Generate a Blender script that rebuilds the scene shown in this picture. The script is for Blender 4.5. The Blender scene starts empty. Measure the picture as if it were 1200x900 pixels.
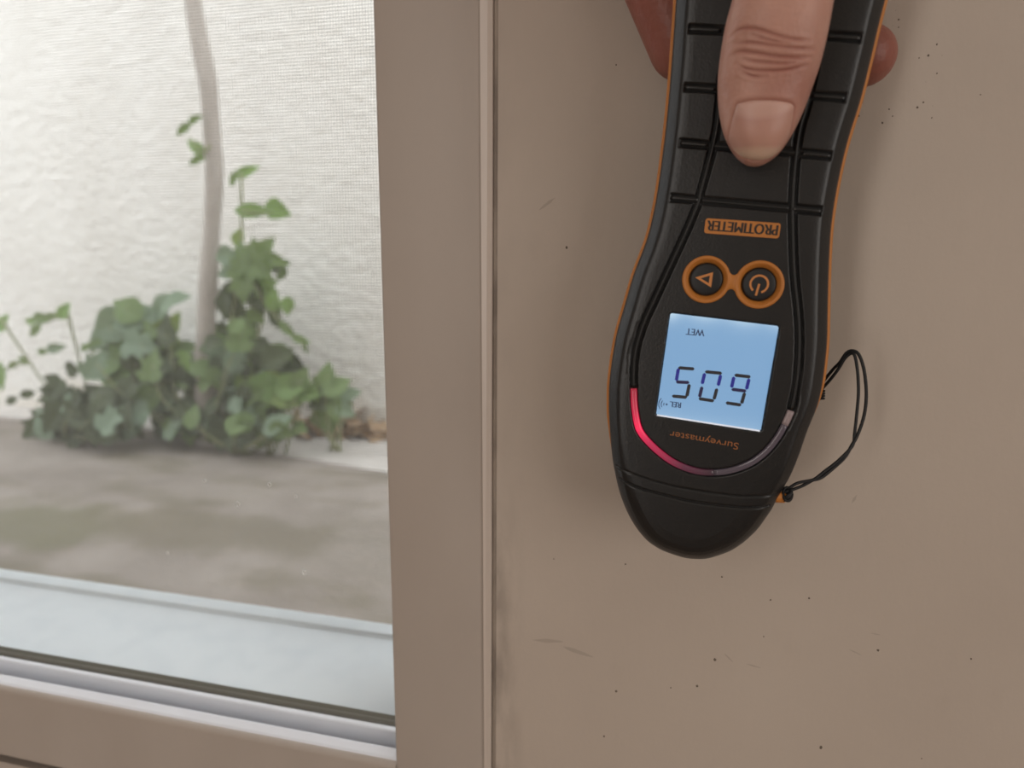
import bpy, bmesh, math, random
import numpy as np
from mathutils import Vector, Matrix, Euler
from mathutils.bvhtree import BVHTree

sc = bpy.context.scene
COL = sc.collection
ZC = 1.25                                   # height of the camera above the room floor

# ------------------------------------------------------------------ camera
F_PX, YAW, PITCH, ROLL = 867.0, math.radians(15.0), math.radians(10.6), math.radians(0.1)
fwd = Vector((-math.sin(YAW)*math.cos(PITCH), math.cos(YAW)*math.cos(PITCH), -math.sin(PITCH)))
rt0 = Vector((math.cos(YAW), math.sin(YAW), 0)); up0 = rt0.cross(fwd)
rt = rt0*math.cos(ROLL)+up0*math.sin(ROLL); up = up0*math.cos(ROLL)-rt0*math.sin(ROLL)
cam = bpy.data.cameras.new('camera'); camo = bpy.data.objects.new('camera', cam); COL.objects.link(camo)
M = Matrix((rt, up, -fwd)).transposed().to_4x4(); M.translation = Vector((0, -0.245, ZC)); camo.matrix_world = M
cam.sensor_width = 36; cam.lens = 36*F_PX/1200; cam.clip_start = 0.01; cam.clip_end = 100
cam.dof.use_dof = True; cam.dof.focus_distance = 0.228; cam.dof.aperture_fstop = cam.lens/2.25
sc.camera = camo

# ------------------------------------------------------------------ sky and light
w = bpy.data.worlds.new('overcast_sky'); sc.world = w; w.use_nodes = True
bg = w.node_tree.nodes['Background']; bg.inputs[0].default_value = (0.95, 0.975, 0.99, 1); bg.inputs[1].default_value = 3.05
def area(name, loc, rot, sx, sy, power, col):
    l = bpy.data.lights.new(name, 'AREA'); l.shape = 'RECTANGLE'; l.size = sx; l.size_y = sy; l.energy = power; l.color = col
    o = bpy.data.objects.new(name, l); COL.objects.link(o); o.location = loc; o.rotation_euler = rot
    return o
area('room_fill_light', (1.46, -1.45, ZC+0.15), (0, math.radians(90), 0), 1.3, 1.6, 15.5, (1.0, 0.95, 0.895))  # unseen area lamp added to light the room from the right
area('room_fill_light', (-0.95, -2.46, ZC+0.20), (math.radians(90), 0, 0), 0.45, 2.0, 13.5, (1.0, 0.95, 0.895))  # second added lamp, out of view, softens the shadow left of the meter
sc.view_settings.view_transform = 'Standard'; sc.view_settings.look = 'None'
sc.view_settings.gamma = 1; sc.view_settings.exposure = 0.0; sc.view_settings.use_curve_mapping = False

DATA = {"origin":[2.58,-32.0,-33.96],
"left":[[-24.81,95.3],[-23.94,82.76],[-23.22,69.89],[-22.98,61.12],[-22.91,52.17],[-23.07,43.04],[-24.0,33.65],[-26.54,23.89],[-28.03,14.02],[-29.24,6.45],[-29.58,-1.12],[-29.51,-8.76],[-28.64,-16.37],[-27.23,-24.0],[-25.58,-31.68],[-23.31,-38.52],[-22.0,-41.79],[-19.32,-46.71],[-15.7,-51.46],[-11.86,-54.79],[-7.55,-56.63],[-2.4,-57.45],[1.83,-57.36]],
"right":[[25.73,96.37],[25.26,90.5],[25.07,84.56],[24.68,78.52],[24.39,72.4],[23.39,66.15],[22.78,59.82],[22.51,50.2],[22.76,41.74],[23.69,33.86],[25.31,22.77],[27.12,11.47],[27.8,2.16],[27.86,-4.53],[27.16,-9.48],[26.32,-12.79],[25.41,-20.28],[24.16,-26.85],[21.91,-33.64],[20.94,-37.7],[19.2,-41.87],[18.05,-44.55],[14.97,-49.16],[12.1,-52.31],[8.14,-55.04],[4.95,-56.69]],
"seam1":[[-23.96,-31.88],[-23.31,-32.1],[-15.96,-33.54],[-9.26,-34.37],[-1.31,-34.6],[9.66,-34.19],[14.17,-33.51],[21.23,-32.15],[22.54,-31.9]],
"seam2":[[-23.39,-35.44],[-22.18,-35.74],[-15.49,-37.1],[-8.81,-37.66],[-0.81,-38.11],[10.16,-37.43],[14.68,-36.78],[20.24,-35.79],[22.22,-35.47]],
"bars":[[[-20.09,87.18],[21.12,86.23]],[[-19.11,73.04],[20.1,72.32]],[[-18.26,59.15],[19.25,58.44]],[[-18.85,45.05],[19.38,44.81]]],
"chL":[[-10.18,75.84],[-9.63,66.51],[-9.77,59.51],[-11.45,46.4],[-11.53,44.63],[-13.46,37.11],[-16.25,27.97],[-19.11,18.6],[-21.54,10.47],[-22.71,3.08],[-22.59,-2.77],[-21.93,-7.87]],
"chR":[[11.73,82.78],[11.37,70.75],[10.68,64.58],[10.9,57.12],[11.75,48.31],[12.85,41.11],[15.34,28.66],[17.93,18.89],[19.48,11.59],[20.52,3.43],[20.75,-3.09],[20.61,-7.61]],
"guide":[[-21.9,-8.11],[-21.13,-12.73],[-19.59,-18.03],[-18.16,-20.58],[-15.66,-22.95],[-12.05,-25.51],[-7.79,-27.68],[-2.61,-28.89],[2.32,-28.75],[7.66,-27.17],[12.68,-24.02],[16.12,-20.08],[18.42,-15.66],[19.88,-11.08],[20.6,-7.85]],
"lcd":[[-14.66,14.24],[14.23,14.52],[13.68,-14.64],[-14.86,-14.94]],
"d5":[[[-10.29,-0.46],[-6.35,-0.22]],[[-10.34,-4.52],[-7.17,-4.21]],[[-10.86,-8.68],[-7.19,-8.45]],[[-10.44,-0.86],[-10.52,-4.01]],[[-6.88,-4.82],[-7.04,-8.04]]],
"d0":[[[-2.98,-0.54],[1.1,-0.37]],[[-3.58,-8.32],[0.16,-8.34]],[[-3.25,-1.16],[-3.45,-3.93]],[[1.05,-1.02],[0.86,-3.77]],[[-3.4,-5.0],[-3.62,-7.73]],[[0.62,-4.93],[0.33,-7.77]]],
"d9":[[[4.87,-0.35],[8.7,-0.27]],[[4.69,-4.37],[8.18,-4.32]],[[3.78,-8.37],[7.51,-8.38]],[[4.58,-1.03],[4.44,-3.76]],[[8.56,-0.98],[8.39,-3.7]],[[8.04,-4.98],[7.73,-7.81]]],
"wet":[[-4.97,10.91],[-9.82,10.71]],
"rel":[[-8.35,-10.16],[-11.37,-10.3]],
"wave":[[-12.23,-11.31],[-14.23,-11.35]],
"sur":[[8.69,-18.91],[-10.14,-18.48]],
"plate":[[-9.09,40.42],[9.73,40.82],[9.95,36.91],[-8.53,36.9]],
"btnL":[-6.58,24.55],
"btnR":[7.1,24.72],
"tri":[[-9.2,24.76],[-5.2,26.48],[-5.14,22.83]],
"lug":[23.15,-34.17],
"cordA":[[30.82,-16.0,-42.81],[32.54,-16.82,-39.01],[35.1,-17.63,-34.73],[36.43,-18.45,-32.81],[37.88,-19.26,-29.8],[39.25,-20.08,-29.03],[40.73,-20.89,-29.83],[42.21,-21.71,-33.52],[43.19,-22.53,-39.17],[43.32,-23.34,-43.88],[42.76,-24.16,-48.15],[41.44,-24.97,-52.73],[40.17,-25.79,-55.09],[38.53,-26.61,-58.47],[35.33,-27.42,-61.98],[32.48,-28.24,-64.48],[29.73,-29.05,-65.22],[26.29,-29.87,-66.02],[24.04,-30.68,-67.47],[22.91,-31.5,-68.82]],
"cordB":[[30.83,-16.5,-43.73],[32.6,-17.31,-40.68],[34.15,-18.11,-38.19],[36.06,-18.92,-34.73],[37.48,-19.72,-31.34],[39.0,-20.53,-29.7],[39.82,-21.33,-30.53],[40.69,-22.14,-34.73],[41.23,-22.94,-40.41],[41.14,-23.75,-46.38],[40.89,-24.56,-51.88],[40.65,-25.36,-54.67],[39.44,-26.17,-56.53],[36.46,-26.97,-59.9],[33.31,-27.78,-62.67],[31.1,-28.58,-64.62],[27.54,-29.39,-66.94],[24.37,-30.19,-68.36],[23.0,-31.0,-69.48]],
"coil":[[32.3,-19.0,-41.14],[32.35,-21.0,-43.75]],
"thL":[[2.66,-46.0,69.29],[1.52,-46.0,58.11],[0.04,-46.0,52.48],[-0.61,-46.0,47.67],[-1.06,-46.0,42.8],[-1.19,-46.0,39.04],[-0.64,-46.0,33.03],[0.74,-46.0,27.53],[2.12,-46.0,24.64],[3.45,-46.0,22.56],[5.39,-46.0,20.57],[7.89,-46.0,19.38]],
"thR":[[25.69,-46.0,67.17],[23.95,-46.0,56.39],[23.34,-46.0,49.75],[22.85,-46.0,46.2],[22.07,-46.0,41.5],[21.0,-46.0,37.92],[19.63,-46.0,32.94],[17.4,-46.0,27.33],[15.92,-46.0,24.6],[14.3,-46.0,22.25],[12.04,-46.0,20.39],[9.7,-46.0,19.34]],
"nail":[[3.74,32.86],[6.69,33.35],[9.54,33.34],[12.94,33.01],[15.9,32.15],[16.25,30.33],[15.86,26.95],[15.11,23.84],[13.13,21.31],[10.63,20.1],[7.46,20.19],[4.49,21.38],[2.63,23.37],[2.08,24.84],[2.49,28.02],[3.24,31.45]],
"crease":[[[1.49,43.83],[3.72,44.24],[7.13,43.48],[11.62,42.5],[16.02,42.13],[18.99,42.33]],[[3.01,41.79],[5.06,40.46],[8.47,39.71],[12.91,39.58],[16.7,40.18],[18.57,40.62]],[[1.26,47.98],[3.45,49.03],[6.83,48.42],[11.35,46.76],[14.68,45.9],[18.49,45.49]],[[3.67,40.2],[6.28,38.83],[9.68,38.21]],[[2.48,46.25],[5.88,45.76],[10.38,44.76],[14.8,44.1],[19.68,43.96]],[[5.78,47.4],[9.19,46.09],[13.65,44.99]],[[4.4,42.27],[8.36,41.48],[12.82,40.95],[16.64,41.11]]],
"idx":[[-39.15,-18.0,115.31],[-22.01,-14.5,82.56],[-11.55,-12.2,56.44],[-3.83,-10.0,54.4],[19.1,-9.2,53.21],[37.63,-9.2,51.88]],
"trunk":[[-1.307,1.5,0.73],[-1.308,1.5,0.611],[-1.293,1.5,0.488],[-1.28,1.5,0.405],[-1.279,1.5,0.3],[-1.28,1.5,0.192],[-1.294,1.5,0.083],[-1.312,1.5,-0.029],[-1.33,1.5,-0.144],[-1.344,1.5,-0.25],[-1.357,1.5,-0.358]],
"g":[[-0.941,1.794,-0.57],[-0.756,1.385,-0.57],[-1.34,1.61,-0.57],[-2.276,1.639,-0.57],[-1.377,0.864,-0.57],[-1.227,0.905,-0.57],[-1.093,0.942,-0.57],[-0.816,0.971,-0.57],[-1.613,1.587,-0.57],[-0.79,1.127,-0.57],[-0.502,0.826,-0.57]],
"plants":{"sapling":[[-1.336,1.46,0.292,0.057,210,2,1],[-1.291,1.451,0.314,0.052,20,2,1],[-1.331,1.499,0.254,0.076,150,2,0],[-1.301,1.484,0.232,0.067,160,2,0],[-1.294,1.446,0.213,0.052,200,2,1],[-1.181,1.498,0.188,0.075,25,2,0],[-1.182,1.446,0.17,0.056,60,2,1],[-1.147,1.463,0.087,0.101,0,2,0],[-1.098,1.499,0.09,0.084,340,0,0],[-1.21,1.488,0.023,0.058,80,0,4],[-1.143,1.484,-0.017,0.103,50,1,1],[-1.093,1.466,-0.038,0.088,345,2,1],[-1.234,1.452,-0.028,0.08,190,0,3],[-1.246,1.478,-0.069,0.073,200,0,3],[-1.136,1.446,-0.054,0.11,330,1,1],[-1.184,1.452,-0.028,0.088,100,0,1],[-1.121,1.463,-0.104,0.102,300,1,0],[-1.175,1.442,-0.104,0.097,270,1,1],[-1.154,1.464,-0.138,0.099,290,0,2],[-1.119,1.487,-0.144,0.09,290,0,1],[-1.243,1.482,-0.13,0.078,260,0,2],[-1.258,1.47,-0.159,0.078,260,0,2],[-1.222,1.478,-0.168,0.082,280,0,2],[-1.099,1.468,-0.195,0.081,305,2,2],[-1.058,1.449,-0.214,0.066,320,2,1],[-1.037,1.476,-0.244,0.058,340,2,0],[-1.016,1.464,-0.264,0.036,280,2,1],[-1.179,1.484,-0.077,0.068,0,0,3],[-1.149,1.494,-0.068,0.068,300,0,0]],
"bluish":[[-1.683,1.52,-0.231,0.158,200,0,3],[-1.589,1.54,-0.206,0.153,20,0,3],[-1.527,1.565,-0.172,0.123,40,0,3],[-1.617,1.519,-0.18,0.122,150,0,1],[-1.428,1.492,-0.15,0.104,30,0,3],[-1.758,1.561,-0.279,0.102,230,0,3],[-1.57,1.583,-0.235,0.111,340,0,4],[-1.635,1.568,-0.268,0.126,300,0,1],[-1.691,1.558,-0.307,0.117,260,0,2],[-1.538,1.579,-0.273,0.11,330,0,4],[-1.486,1.555,-0.219,0.074,60,0,4],[-1.69,1.55,-0.362,0.102,220,0,3],[-1.764,1.524,-0.292,0.06,200,2,1],[-1.529,1.504,-0.298,0.107,270,0,2],[-1.732,1.548,-0.345,0.097,240,0,3],[-1.558,1.474,-0.327,0.111,290,0,2]],
"central":[[-1.369,1.507,-0.45,0.094,26.077063200315393,0,1],[-1.592,1.59,-0.39,0.078,30.941004128101802,1,2],[-1.371,1.574,-0.507,0.068,203.5633299095087,0,3],[-1.188,1.555,-0.388,0.082,351.4518380134512,0,3],[-1.214,1.468,-0.357,0.067,42.40520570821261,1,3],[-1.282,1.507,-0.37,0.089,230.00884881342625,1,2],[-1.387,1.515,-0.409,0.066,74.14513661495755,1,1],[-1.596,1.553,-0.458,0.084,89.43357054871775,0,2],[-1.213,1.504,-0.432,0.085,123.65124838501438,1,1],[-1.419,1.565,-0.41,0.09,59.38635731168636,1,2],[-1.264,1.624,-0.403,0.113,27.94337358508639,1,1],[-1.337,1.452,-0.329,0.087,164.23391926850869,0,1],[-1.567,1.561,-0.449,0.069,252.5371276695926,1,1],[-1.427,1.589,-0.334,0.082,338.63348399259377,1,2],[-1.443,1.499,-0.37,0.073,103.47549353959022,0,2],[-1.519,1.523,-0.488,0.069,161.70746434175913,1,2],[-1.316,1.634,-0.345,0.079,149.50674619621148,1,2],[-1.174,1.419,-0.377,0.066,83.50447205503288,0,2],[-1.535,1.535,-0.436,0.078,1.4736972186230135,1,3],[-1.404,1.447,-0.46,0.106,248.57771656895204,0,2],[-1.211,1.59,-0.367,0.106,287.23432363076375,1,2],[-1.483,1.626,-0.464,0.1,22.40921578272753,0,2],[-1.417,1.529,-0.434,0.093,36.85665518107995,0,3],[-1.163,1.433,-0.423,0.06,314.75965585457504,1,2],[-1.503,1.542,-0.351,0.094,170.69452676343323,0,2],[-1.185,1.534,-0.406,0.085,30.91847816021961,0,1],[-1.38,1.575,-0.355,0.099,185.88042682643575,0,3],[-1.477,1.528,-0.491,0.11,272.9314654329374,1,2],[-1.4,1.557,-0.374,0.082,60.13513243236107,0,3],[-1.568,1.601,-0.423,0.1,220.76216021287473,0,2],[-1.251,1.53,-0.332,0.073,186.349940727662,1,2],[-1.118,1.504,-0.394,0.082,69.71218056461137,1,2],[-1.333,1.628,-0.35,0.083,350.825392389811,0,2],[-1.167,1.458,-0.434,0.075,173.75518876808806,0,2],[-1.249,1.567,-0.386,0.095,300.47357080735884,0,2],[-1.272,1.5,-0.322,0.084,64.26781860152649,1,2],[-1.301,1.585,-0.327,0.083,144.49925443237254,0,2],[-1.236,1.438,-0.424,0.067,325.74675446396617,0,3],[-1.301,1.636,-0.341,0.098,126.14670437670104,0,2],[-1.09,1.492,-0.405,0.09,189.56917695566,0,2],[-1.163,1.423,-0.383,0.098,10.077741225514796,0,1],[-1.507,1.473,-0.414,0.078,195.96699558827666,0,2],[-1.202,1.502,-0.372,0.082,210.005557935066,1,3],[-1.197,1.413,-0.414,0.082,314.2100155237687,0,3],[-1.119,1.506,-0.403,0.069,170.4574556863043,0,3],[-1.15,1.507,-0.434,0.086,173.69532497479085,0,3],[-1.275,1.571,-0.437,0.066,35.18829839510497,1,3],[-1.101,1.491,-0.413,0.063,117.22090945027796,0,1],[-1.465,1.471,-0.434,0.085,338.9404059138602,1,3],[-1.208,1.462,-0.369,0.08,149.98934033352063,1,2],[-1.47,1.581,-0.515,0.088,76.56832785166779,1,2],[-1.334,1.626,-0.41,0.102,237.6923454688935,0,1],[-1.168,1.531,-0.341,0.072,342.90148641083505,1,2],[-1.198,1.46,-0.465,0.071,254.2764788519431,1,1],[-1.526,1.594,-0.471,0.071,131.74290513257574,1,3],[-1.517,1.5,-0.443,0.083,186.27618837813844,1,3],[-1.213,1.459,-0.388,0.102,82.27938733853802,0,2],[-1.28,1.44,-0.416,0.096,97.36059510767127,0,2],[-1.264,1.589,-0.354,0.11,146.14121804961906,1,1],[-1.343,1.596,-0.444,0.1,153.11413468646015,0,1],[-1.464,1.556,-0.301,0.113,30.1473094444265,0,1],[-1.578,1.518,-0.373,0.07,357.9501205615929,1,2],[-1.613,1.539,-0.323,0.109,337.7253299907038,0,2],[-1.445,1.462,-0.335,0.082,109.80194323652164,0,2],[-1.826,1.632,-0.396,0.091,289.3244201432073,1,1],[-1.395,1.491,-0.331,0.096,68.20433873776022,1,2],[-1.546,1.557,-0.324,0.115,155.5839308823898,1,2],[-1.573,1.598,-0.284,0.099,247.58702484864892,0,2],[-1.593,1.598,-0.452,0.114,50.298772049629484,1,1],[-1.556,1.518,-0.322,0.103,316.74753764282013,1,2],[-1.401,1.478,-0.351,0.086,182.1394470438032,1,2],[-1.586,1.536,-0.399,0.095,56.71185833851405,1,1],[-1.524,1.439,-0.426,0.118,196.94641468280705,0,1],[-1.539,1.602,-0.332,0.091,0.3848093801722019,1,1],[-1.674,1.492,-0.347,0.08,181.70483022515256,0,1],[-1.655,1.606,-0.386,0.095,15.000104768814971,0,2],[-1.561,1.472,-0.377,0.099,190.50823738551958,0,2],[-1.634,1.497,-0.374,0.122,53.806733655211076,0,1],[-1.449,1.468,-0.241,0.092,154.52809292217168,0,2],[-1.548,1.508,-0.248,0.111,5.788713526034965,0,1],[-1.449,1.453,-0.327,0.085,37.76992958473094,1,2],[-1.451,1.411,-0.317,0.092,88.04148447622322,1,1],[-1.669,1.576,-0.355,0.124,323.22872901463455,0,2],[-1.396,1.475,-0.357,0.079,26.80199999070244,1,2],[-1.528,1.466,-0.276,0.105,351.2646338769974,1,3],[-1.39,1.479,-0.368,0.081,16.829095647563367,0,1],[-1.652,1.52,-0.3,0.105,249.43925670974082,0,1],[-1.689,1.509,-0.346,0.123,35.82686580111577,0,3],[-1.646,1.557,-0.424,0.097,167.88209554687973,0,2],[-1.561,1.562,-0.448,0.123,6.301604093998616,1,1],[-1.462,1.493,-0.229,0.09,96.7166064624891,0,2],[-1.612,1.624,-0.368,0.115,94.25122874220101,1,2],[-1.763,1.607,-0.299,0.089,40.56392321885623,1,2],[-1.649,1.423,-0.324,0.087,57.26349682578867,1,3],[-1.493,1.6,-0.421,0.085,135.39821232697437,0,3],[-1.336,1.618,-0.366,0.103,43.21488513318572,0,1],[-1.357,1.59,-0.328,0.081,141.44377753479762,0,3],[-1.215,1.442,-0.293,0.094,101.02957365375421,0,3],[-1.438,1.601,-0.336,0.109,157.04666781385743,1,2],[-1.358,1.556,-0.265,0.082,10.444073470729695,1,0],[-1.345,1.413,-0.307,0.061,263.6468886428994,1,0],[-1.261,1.413,-0.251,0.07,17.6316857955298,0,2],[-1.498,1.629,-0.385,0.081,266.05170179864984,1,2],[-1.41,1.561,-0.311,0.089,141.97239997317868,0,2],[-1.253,1.468,-0.368,0.094,198.13915520317173,1,3],[-1.221,1.433,-0.328,0.065,69.2665544738682,0,2],[-1.31,1.443,-0.36,0.07,93.00872453577098,0,1],[-1.303,1.464,-0.275,0.077,188.70053139032254,1,3],[-1.42,1.589,-0.386,0.078,348.3666945222935,0,0],[-1.414,1.49,-0.331,0.098,33.33533657765027,0,2],[-1.265,1.445,-0.335,0.103,305.52612344296296,0,2],[-1.197,1.618,-0.338,0.108,170.37657997445206,1,1],[-1.177,1.592,-0.358,0.108,190.0301094946754,1,2],[-1.195,1.449,-0.326,0.066,188.0516185602509,0,2],[-1.206,1.615,-0.366,0.064,45.234637586233426,0,2],[-1.159,1.55,-0.292,0.087,157.47499027467882,0,1],[-1.204,1.59,-0.348,0.092,139.70950107214952,0,1],[-1.199,1.564,-0.317,0.085,345.2183898828069,0,2],[-1.416,1.616,-0.317,0.067,148.25165401157227,1,1],[-1.197,1.591,-0.326,0.096,151.20571396643774,1,2],[-1.364,1.603,-0.242,0.076,12.275072414399677,1,2],[-1.256,1.455,-0.344,0.06,105.16003508930294,0,2],[-1.342,1.569,-0.321,0.101,69.81597545065858,1,2],[-1.271,1.532,-0.403,0.068,224.49492527898624,0,2],[-1.423,1.581,-0.334,0.067,214.12877926750406,1,1],[-1.213,1.511,-0.398,0.068,18.66259497068144,0,2],[-1.422,1.613,-0.39,0.111,263.7805557307154,0,2],[-1.287,1.538,-0.35,0.108,268.6710391070075,0,2],[-1.247,1.471,-0.252,0.077,119.4110962694634,0,1],[-1.135,1.464,-0.297,0.075,343.98533969120797,0,2],[-1.277,1.442,-0.354,0.074,289.4170486605298,0,1],[-1.26,1.523,-0.269,0.087,160.68509958304037,1,2],[-1.178,1.423,-0.23,0.086,89.28469726634641,1,1],[-1.312,1.517,-0.357,0.101,22.321403119904843,0,1],[-1.127,1.443,-0.261,0.07,344.7682579111641,0,2],[-1.242,1.523,-0.23,0.105,107.06611544905437,0,1],[-1.176,1.525,-0.097,0.085,167.6678063229308,1,1],[-1.12,1.534,-0.075,0.061,178.75461865855846,0,1],[-1.203,1.608,-0.039,0.084,118.00793193315903,1,2],[-1.178,1.412,-0.201,0.056,71.03224501763837,0,1],[-1.323,1.603,-0.195,0.08,196.06198308820282,0,2],[-1.111,1.518,-0.052,0.065,30.269735120257522,0,2],[-1.29,1.539,-0.135,0.076,84.31066757332695,1,2],[-1.276,1.563,-0.066,0.089,304.9153467908095,0,1],[-1.275,1.603,-0.23,0.075,265.7042739817546,0,2],[-1.178,1.496,-0.188,0.061,318.3004150295597,0,1],[-1.138,1.506,-0.153,0.065,189.47114887309922,0,2],[-1.232,1.631,-0.137,0.08,294.8769742488927,1,1],[-1.08,1.427,-0.139,0.057,68.2463450445055,0,0],[-1.289,1.557,-0.218,0.077,93.58135997503514,0,0],[-1.266,1.556,-0.057,0.071,13.483623957150268,1,1],[-1.033,1.417,-0.152,0.053,263.6022412373976,0,0],[-1.549,1.55,-0.453,0.111,320,0,0],[-1.522,1.567,-0.486,0.101,270,0,0],[-1.637,1.624,-0.489,0.095,180,0,0],[-1.301,1.486,-0.318,0.127,160,0,1],[-1.475,1.636,-0.361,0.123,200,0,3],[-1.257,1.527,-0.305,0.119,20,0,1],[-1.416,1.521,-0.365,0.117,200,0,3],[-1.145,1.616,-0.343,0.108,330,0,2],[-1.071,1.418,-0.282,0.097,30,0,2],[-1.239,1.575,-0.297,0.106,60,0,2]],
"light":[[-1.191,1.451,-0.342,0.091,100,0,4],[-1.139,1.437,-0.372,0.117,190,0,0],[-1.112,1.463,-0.364,0.114,10,0,4],[-1.046,1.438,-0.36,0.107,20,0,0],[-1.185,1.444,-0.406,0.11,190,0,0],[-1.135,1.446,-0.403,0.091,200,0,4],[-1.014,1.459,-0.381,0.09,0,0,0],[-1.152,1.431,-0.424,0.081,200,0,1],[-1.068,1.442,-0.399,0.085,340,0,4],[-1.021,1.441,-0.342,0.075,60,0,1]],
"dark":[[-1.631,1.406,-0.418,0.084,223.5649653702264,0,2],[-1.593,1.439,-0.472,0.091,146.94121626391703,1,2],[-1.686,1.375,-0.438,0.074,250.34611953511887,1,2],[-1.773,1.439,-0.433,0.071,268.3215233977677,1,3],[-1.82,1.388,-0.497,0.116,130.96129500874991,0,3],[-1.686,1.4,-0.429,0.067,324.5870093730395,1,2],[-1.597,1.373,-0.409,0.106,165.9262448422582,0,2],[-1.547,1.401,-0.456,0.096,327.5260244519926,0,2],[-1.739,1.457,-0.445,0.086,58.25330039573606,0,2],[-1.602,1.419,-0.488,0.106,348.07538635801905,0,2],[-1.595,1.435,-0.509,0.115,173.78513480148723,0,3],[-1.533,1.38,-0.475,0.097,320.8094291217581,0,3],[-1.714,1.378,-0.436,0.089,203.55381904936786,0,3],[-1.587,1.376,-0.438,0.082,53.80817121968566,0,2],[-1.561,1.41,-0.412,0.098,240.4427133631224,1,2],[-1.796,1.416,-0.5,0.11,280.1110222208283,1,2],[-1.817,1.434,-0.451,0.102,160.8441822326796,1,2],[-1.488,1.345,-0.443,0.086,84.6903324190884,1,2],[-1.657,1.427,-0.423,0.071,129.08702578407258,1,2],[-1.677,1.446,-0.422,0.1,14.634587385634518,0,2],[-1.592,1.405,-0.437,0.1,28.788463320846635,1,2],[-1.579,1.346,-0.444,0.093,249.31783715930732,0,2],[-1.547,1.376,-0.492,0.079,291.95817477833356,0,2],[-1.526,1.341,-0.452,0.098,57.15628174380986,1,3],[-1.567,1.363,-0.481,0.108,74.99640295713836,1,2],[-1.747,1.451,-0.486,0.078,58.042564907415475,1,2],[-1.63,1.413,-0.441,0.104,41.42833230328307,0,2],[-1.577,1.419,-0.447,0.091,247.9423361846251,0,2],[-1.569,1.435,-0.457,0.086,287.1614180037963,1,3],[-1.588,1.449,-0.461,0.085,275.2701090969055,1,2],[-1.629,1.413,-0.512,0.07,295.1367469563964,1,2],[-1.804,1.414,-0.416,0.097,238.9314711277207,1,2],[-1.691,1.415,-0.43,0.081,225.22247966828817,1,2],[-1.648,1.424,-0.447,0.078,235.11903328009046,0,2],[-1.582,1.412,-0.456,0.072,128.57455784291565,0,3],[-1.821,1.422,-0.445,0.079,224.61464120633758,1,2],[-1.536,1.366,-0.491,0.076,53.75270904829438,0,2],[-1.805,1.42,-0.421,0.107,144.7030408096715,1,2],[-1.524,1.395,-0.469,0.107,214.1007354290595,1,3],[-1.717,1.432,-0.535,0.071,191.34986407370184,1,2],[-1.628,1.352,-0.461,0.101,4.4460339885223465,0,2],[-1.754,1.362,-0.48,0.097,233.13481443349409,1,2],[-1.666,1.344,-0.445,0.094,357.8620859993016,1,2],[-1.805,1.433,-0.507,0.114,28.97227963083816,1,2],[-1.723,1.45,-0.495,0.081,13.974322709261973,1,2],[-1.716,1.419,-0.43,0.094,156.97898005592918,1,2],[-1.707,1.384,-0.531,0.105,270,1,2],[-1.843,1.439,-0.497,0.125,200,1,2],[-1.905,1.434,-0.531,0.1,220,1,2],[-1.595,1.407,-0.426,0.109,60,1,2],[-1.625,1.371,-0.492,0.118,280,1,2]],
"low":[[-1.351,1.407,-0.449,0.068,316.8162726065091,0,2],[-1.246,1.418,-0.492,0.087,340.0912423231234,1,2],[-1.148,1.409,-0.451,0.067,326.724621852443,1,3],[-1.149,1.419,-0.442,0.089,157.3970432881322,0,1],[-1.12,1.438,-0.449,0.073,210.71962705261143,0,2],[-1.206,1.464,-0.485,0.084,58.25205001347453,0,1],[-1.174,1.385,-0.463,0.083,228.19612574095038,0,1],[-1.075,1.431,-0.476,0.086,71.75238977612689,0,1],[-1.153,1.384,-0.456,0.065,40.30910083792973,0,1],[-1.077,1.391,-0.473,0.08,171.76152285900528,0,2],[-1.219,1.453,-0.451,0.071,121.14569151815427,1,2],[-1.367,1.432,-0.515,0.063,273.5467127896007,1,1],[-1.464,1.463,-0.498,0.086,11.153289705962743,1,2],[-1.405,1.42,-0.498,0.074,253.67740912230425,0,1],[-1.172,1.381,-0.452,0.087,61.33365360633054,0,1],[-1.187,1.415,-0.501,0.095,1.5702009589174404,1,2],[-1.432,1.433,-0.492,0.068,178.04939995199248,1,1],[-1.289,1.464,-0.525,0.072,77.29716254609913,0,3],[-1.179,1.468,-0.514,0.089,176.5050140295108,0,1],[-1.271,1.423,-0.487,0.094,321.0630205314359,0,3],[-1.213,1.417,-0.468,0.067,94.75035156385529,0,3],[-1.065,1.389,-0.452,0.09,45.67698829886354,0,3],[-1.38,1.438,-0.474,0.094,162.11036770311043,1,2],[-1.387,1.399,-0.486,0.07,83.16880557969611,1,3],[-1.321,1.394,-0.449,0.078,96.29380157994304,0,1],[-1.158,1.381,-0.475,0.069,187.98435245087407,0,2],[-1.046,1.38,-0.468,0.074,340,0,1],[-1.034,1.442,-0.475,0.068,0,0,1]],
"right":[[-0.962,1.472,-0.335,0.08,90,0,1],[-1.04,1.557,-0.382,0.094,150,0,1],[-0.932,1.469,-0.36,0.089,30,0,1],[-0.963,1.547,-0.414,0.093,350,0,1],[-0.978,1.473,-0.405,0.095,200,0,2],[-0.938,1.462,-0.418,0.085,300,0,1],[-0.929,1.532,-0.395,0.069,20,0,3],[-1.002,1.484,-0.455,0.078,200,0,1],[-0.995,1.533,-0.48,0.08,280,0,1],[-1.014,1.479,-0.389,0.073,160,0,4],[-0.908,1.465,-0.426,0.062,330,0,3],[-0.998,1.537,-0.395,0.088,60,0,2]],
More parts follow.
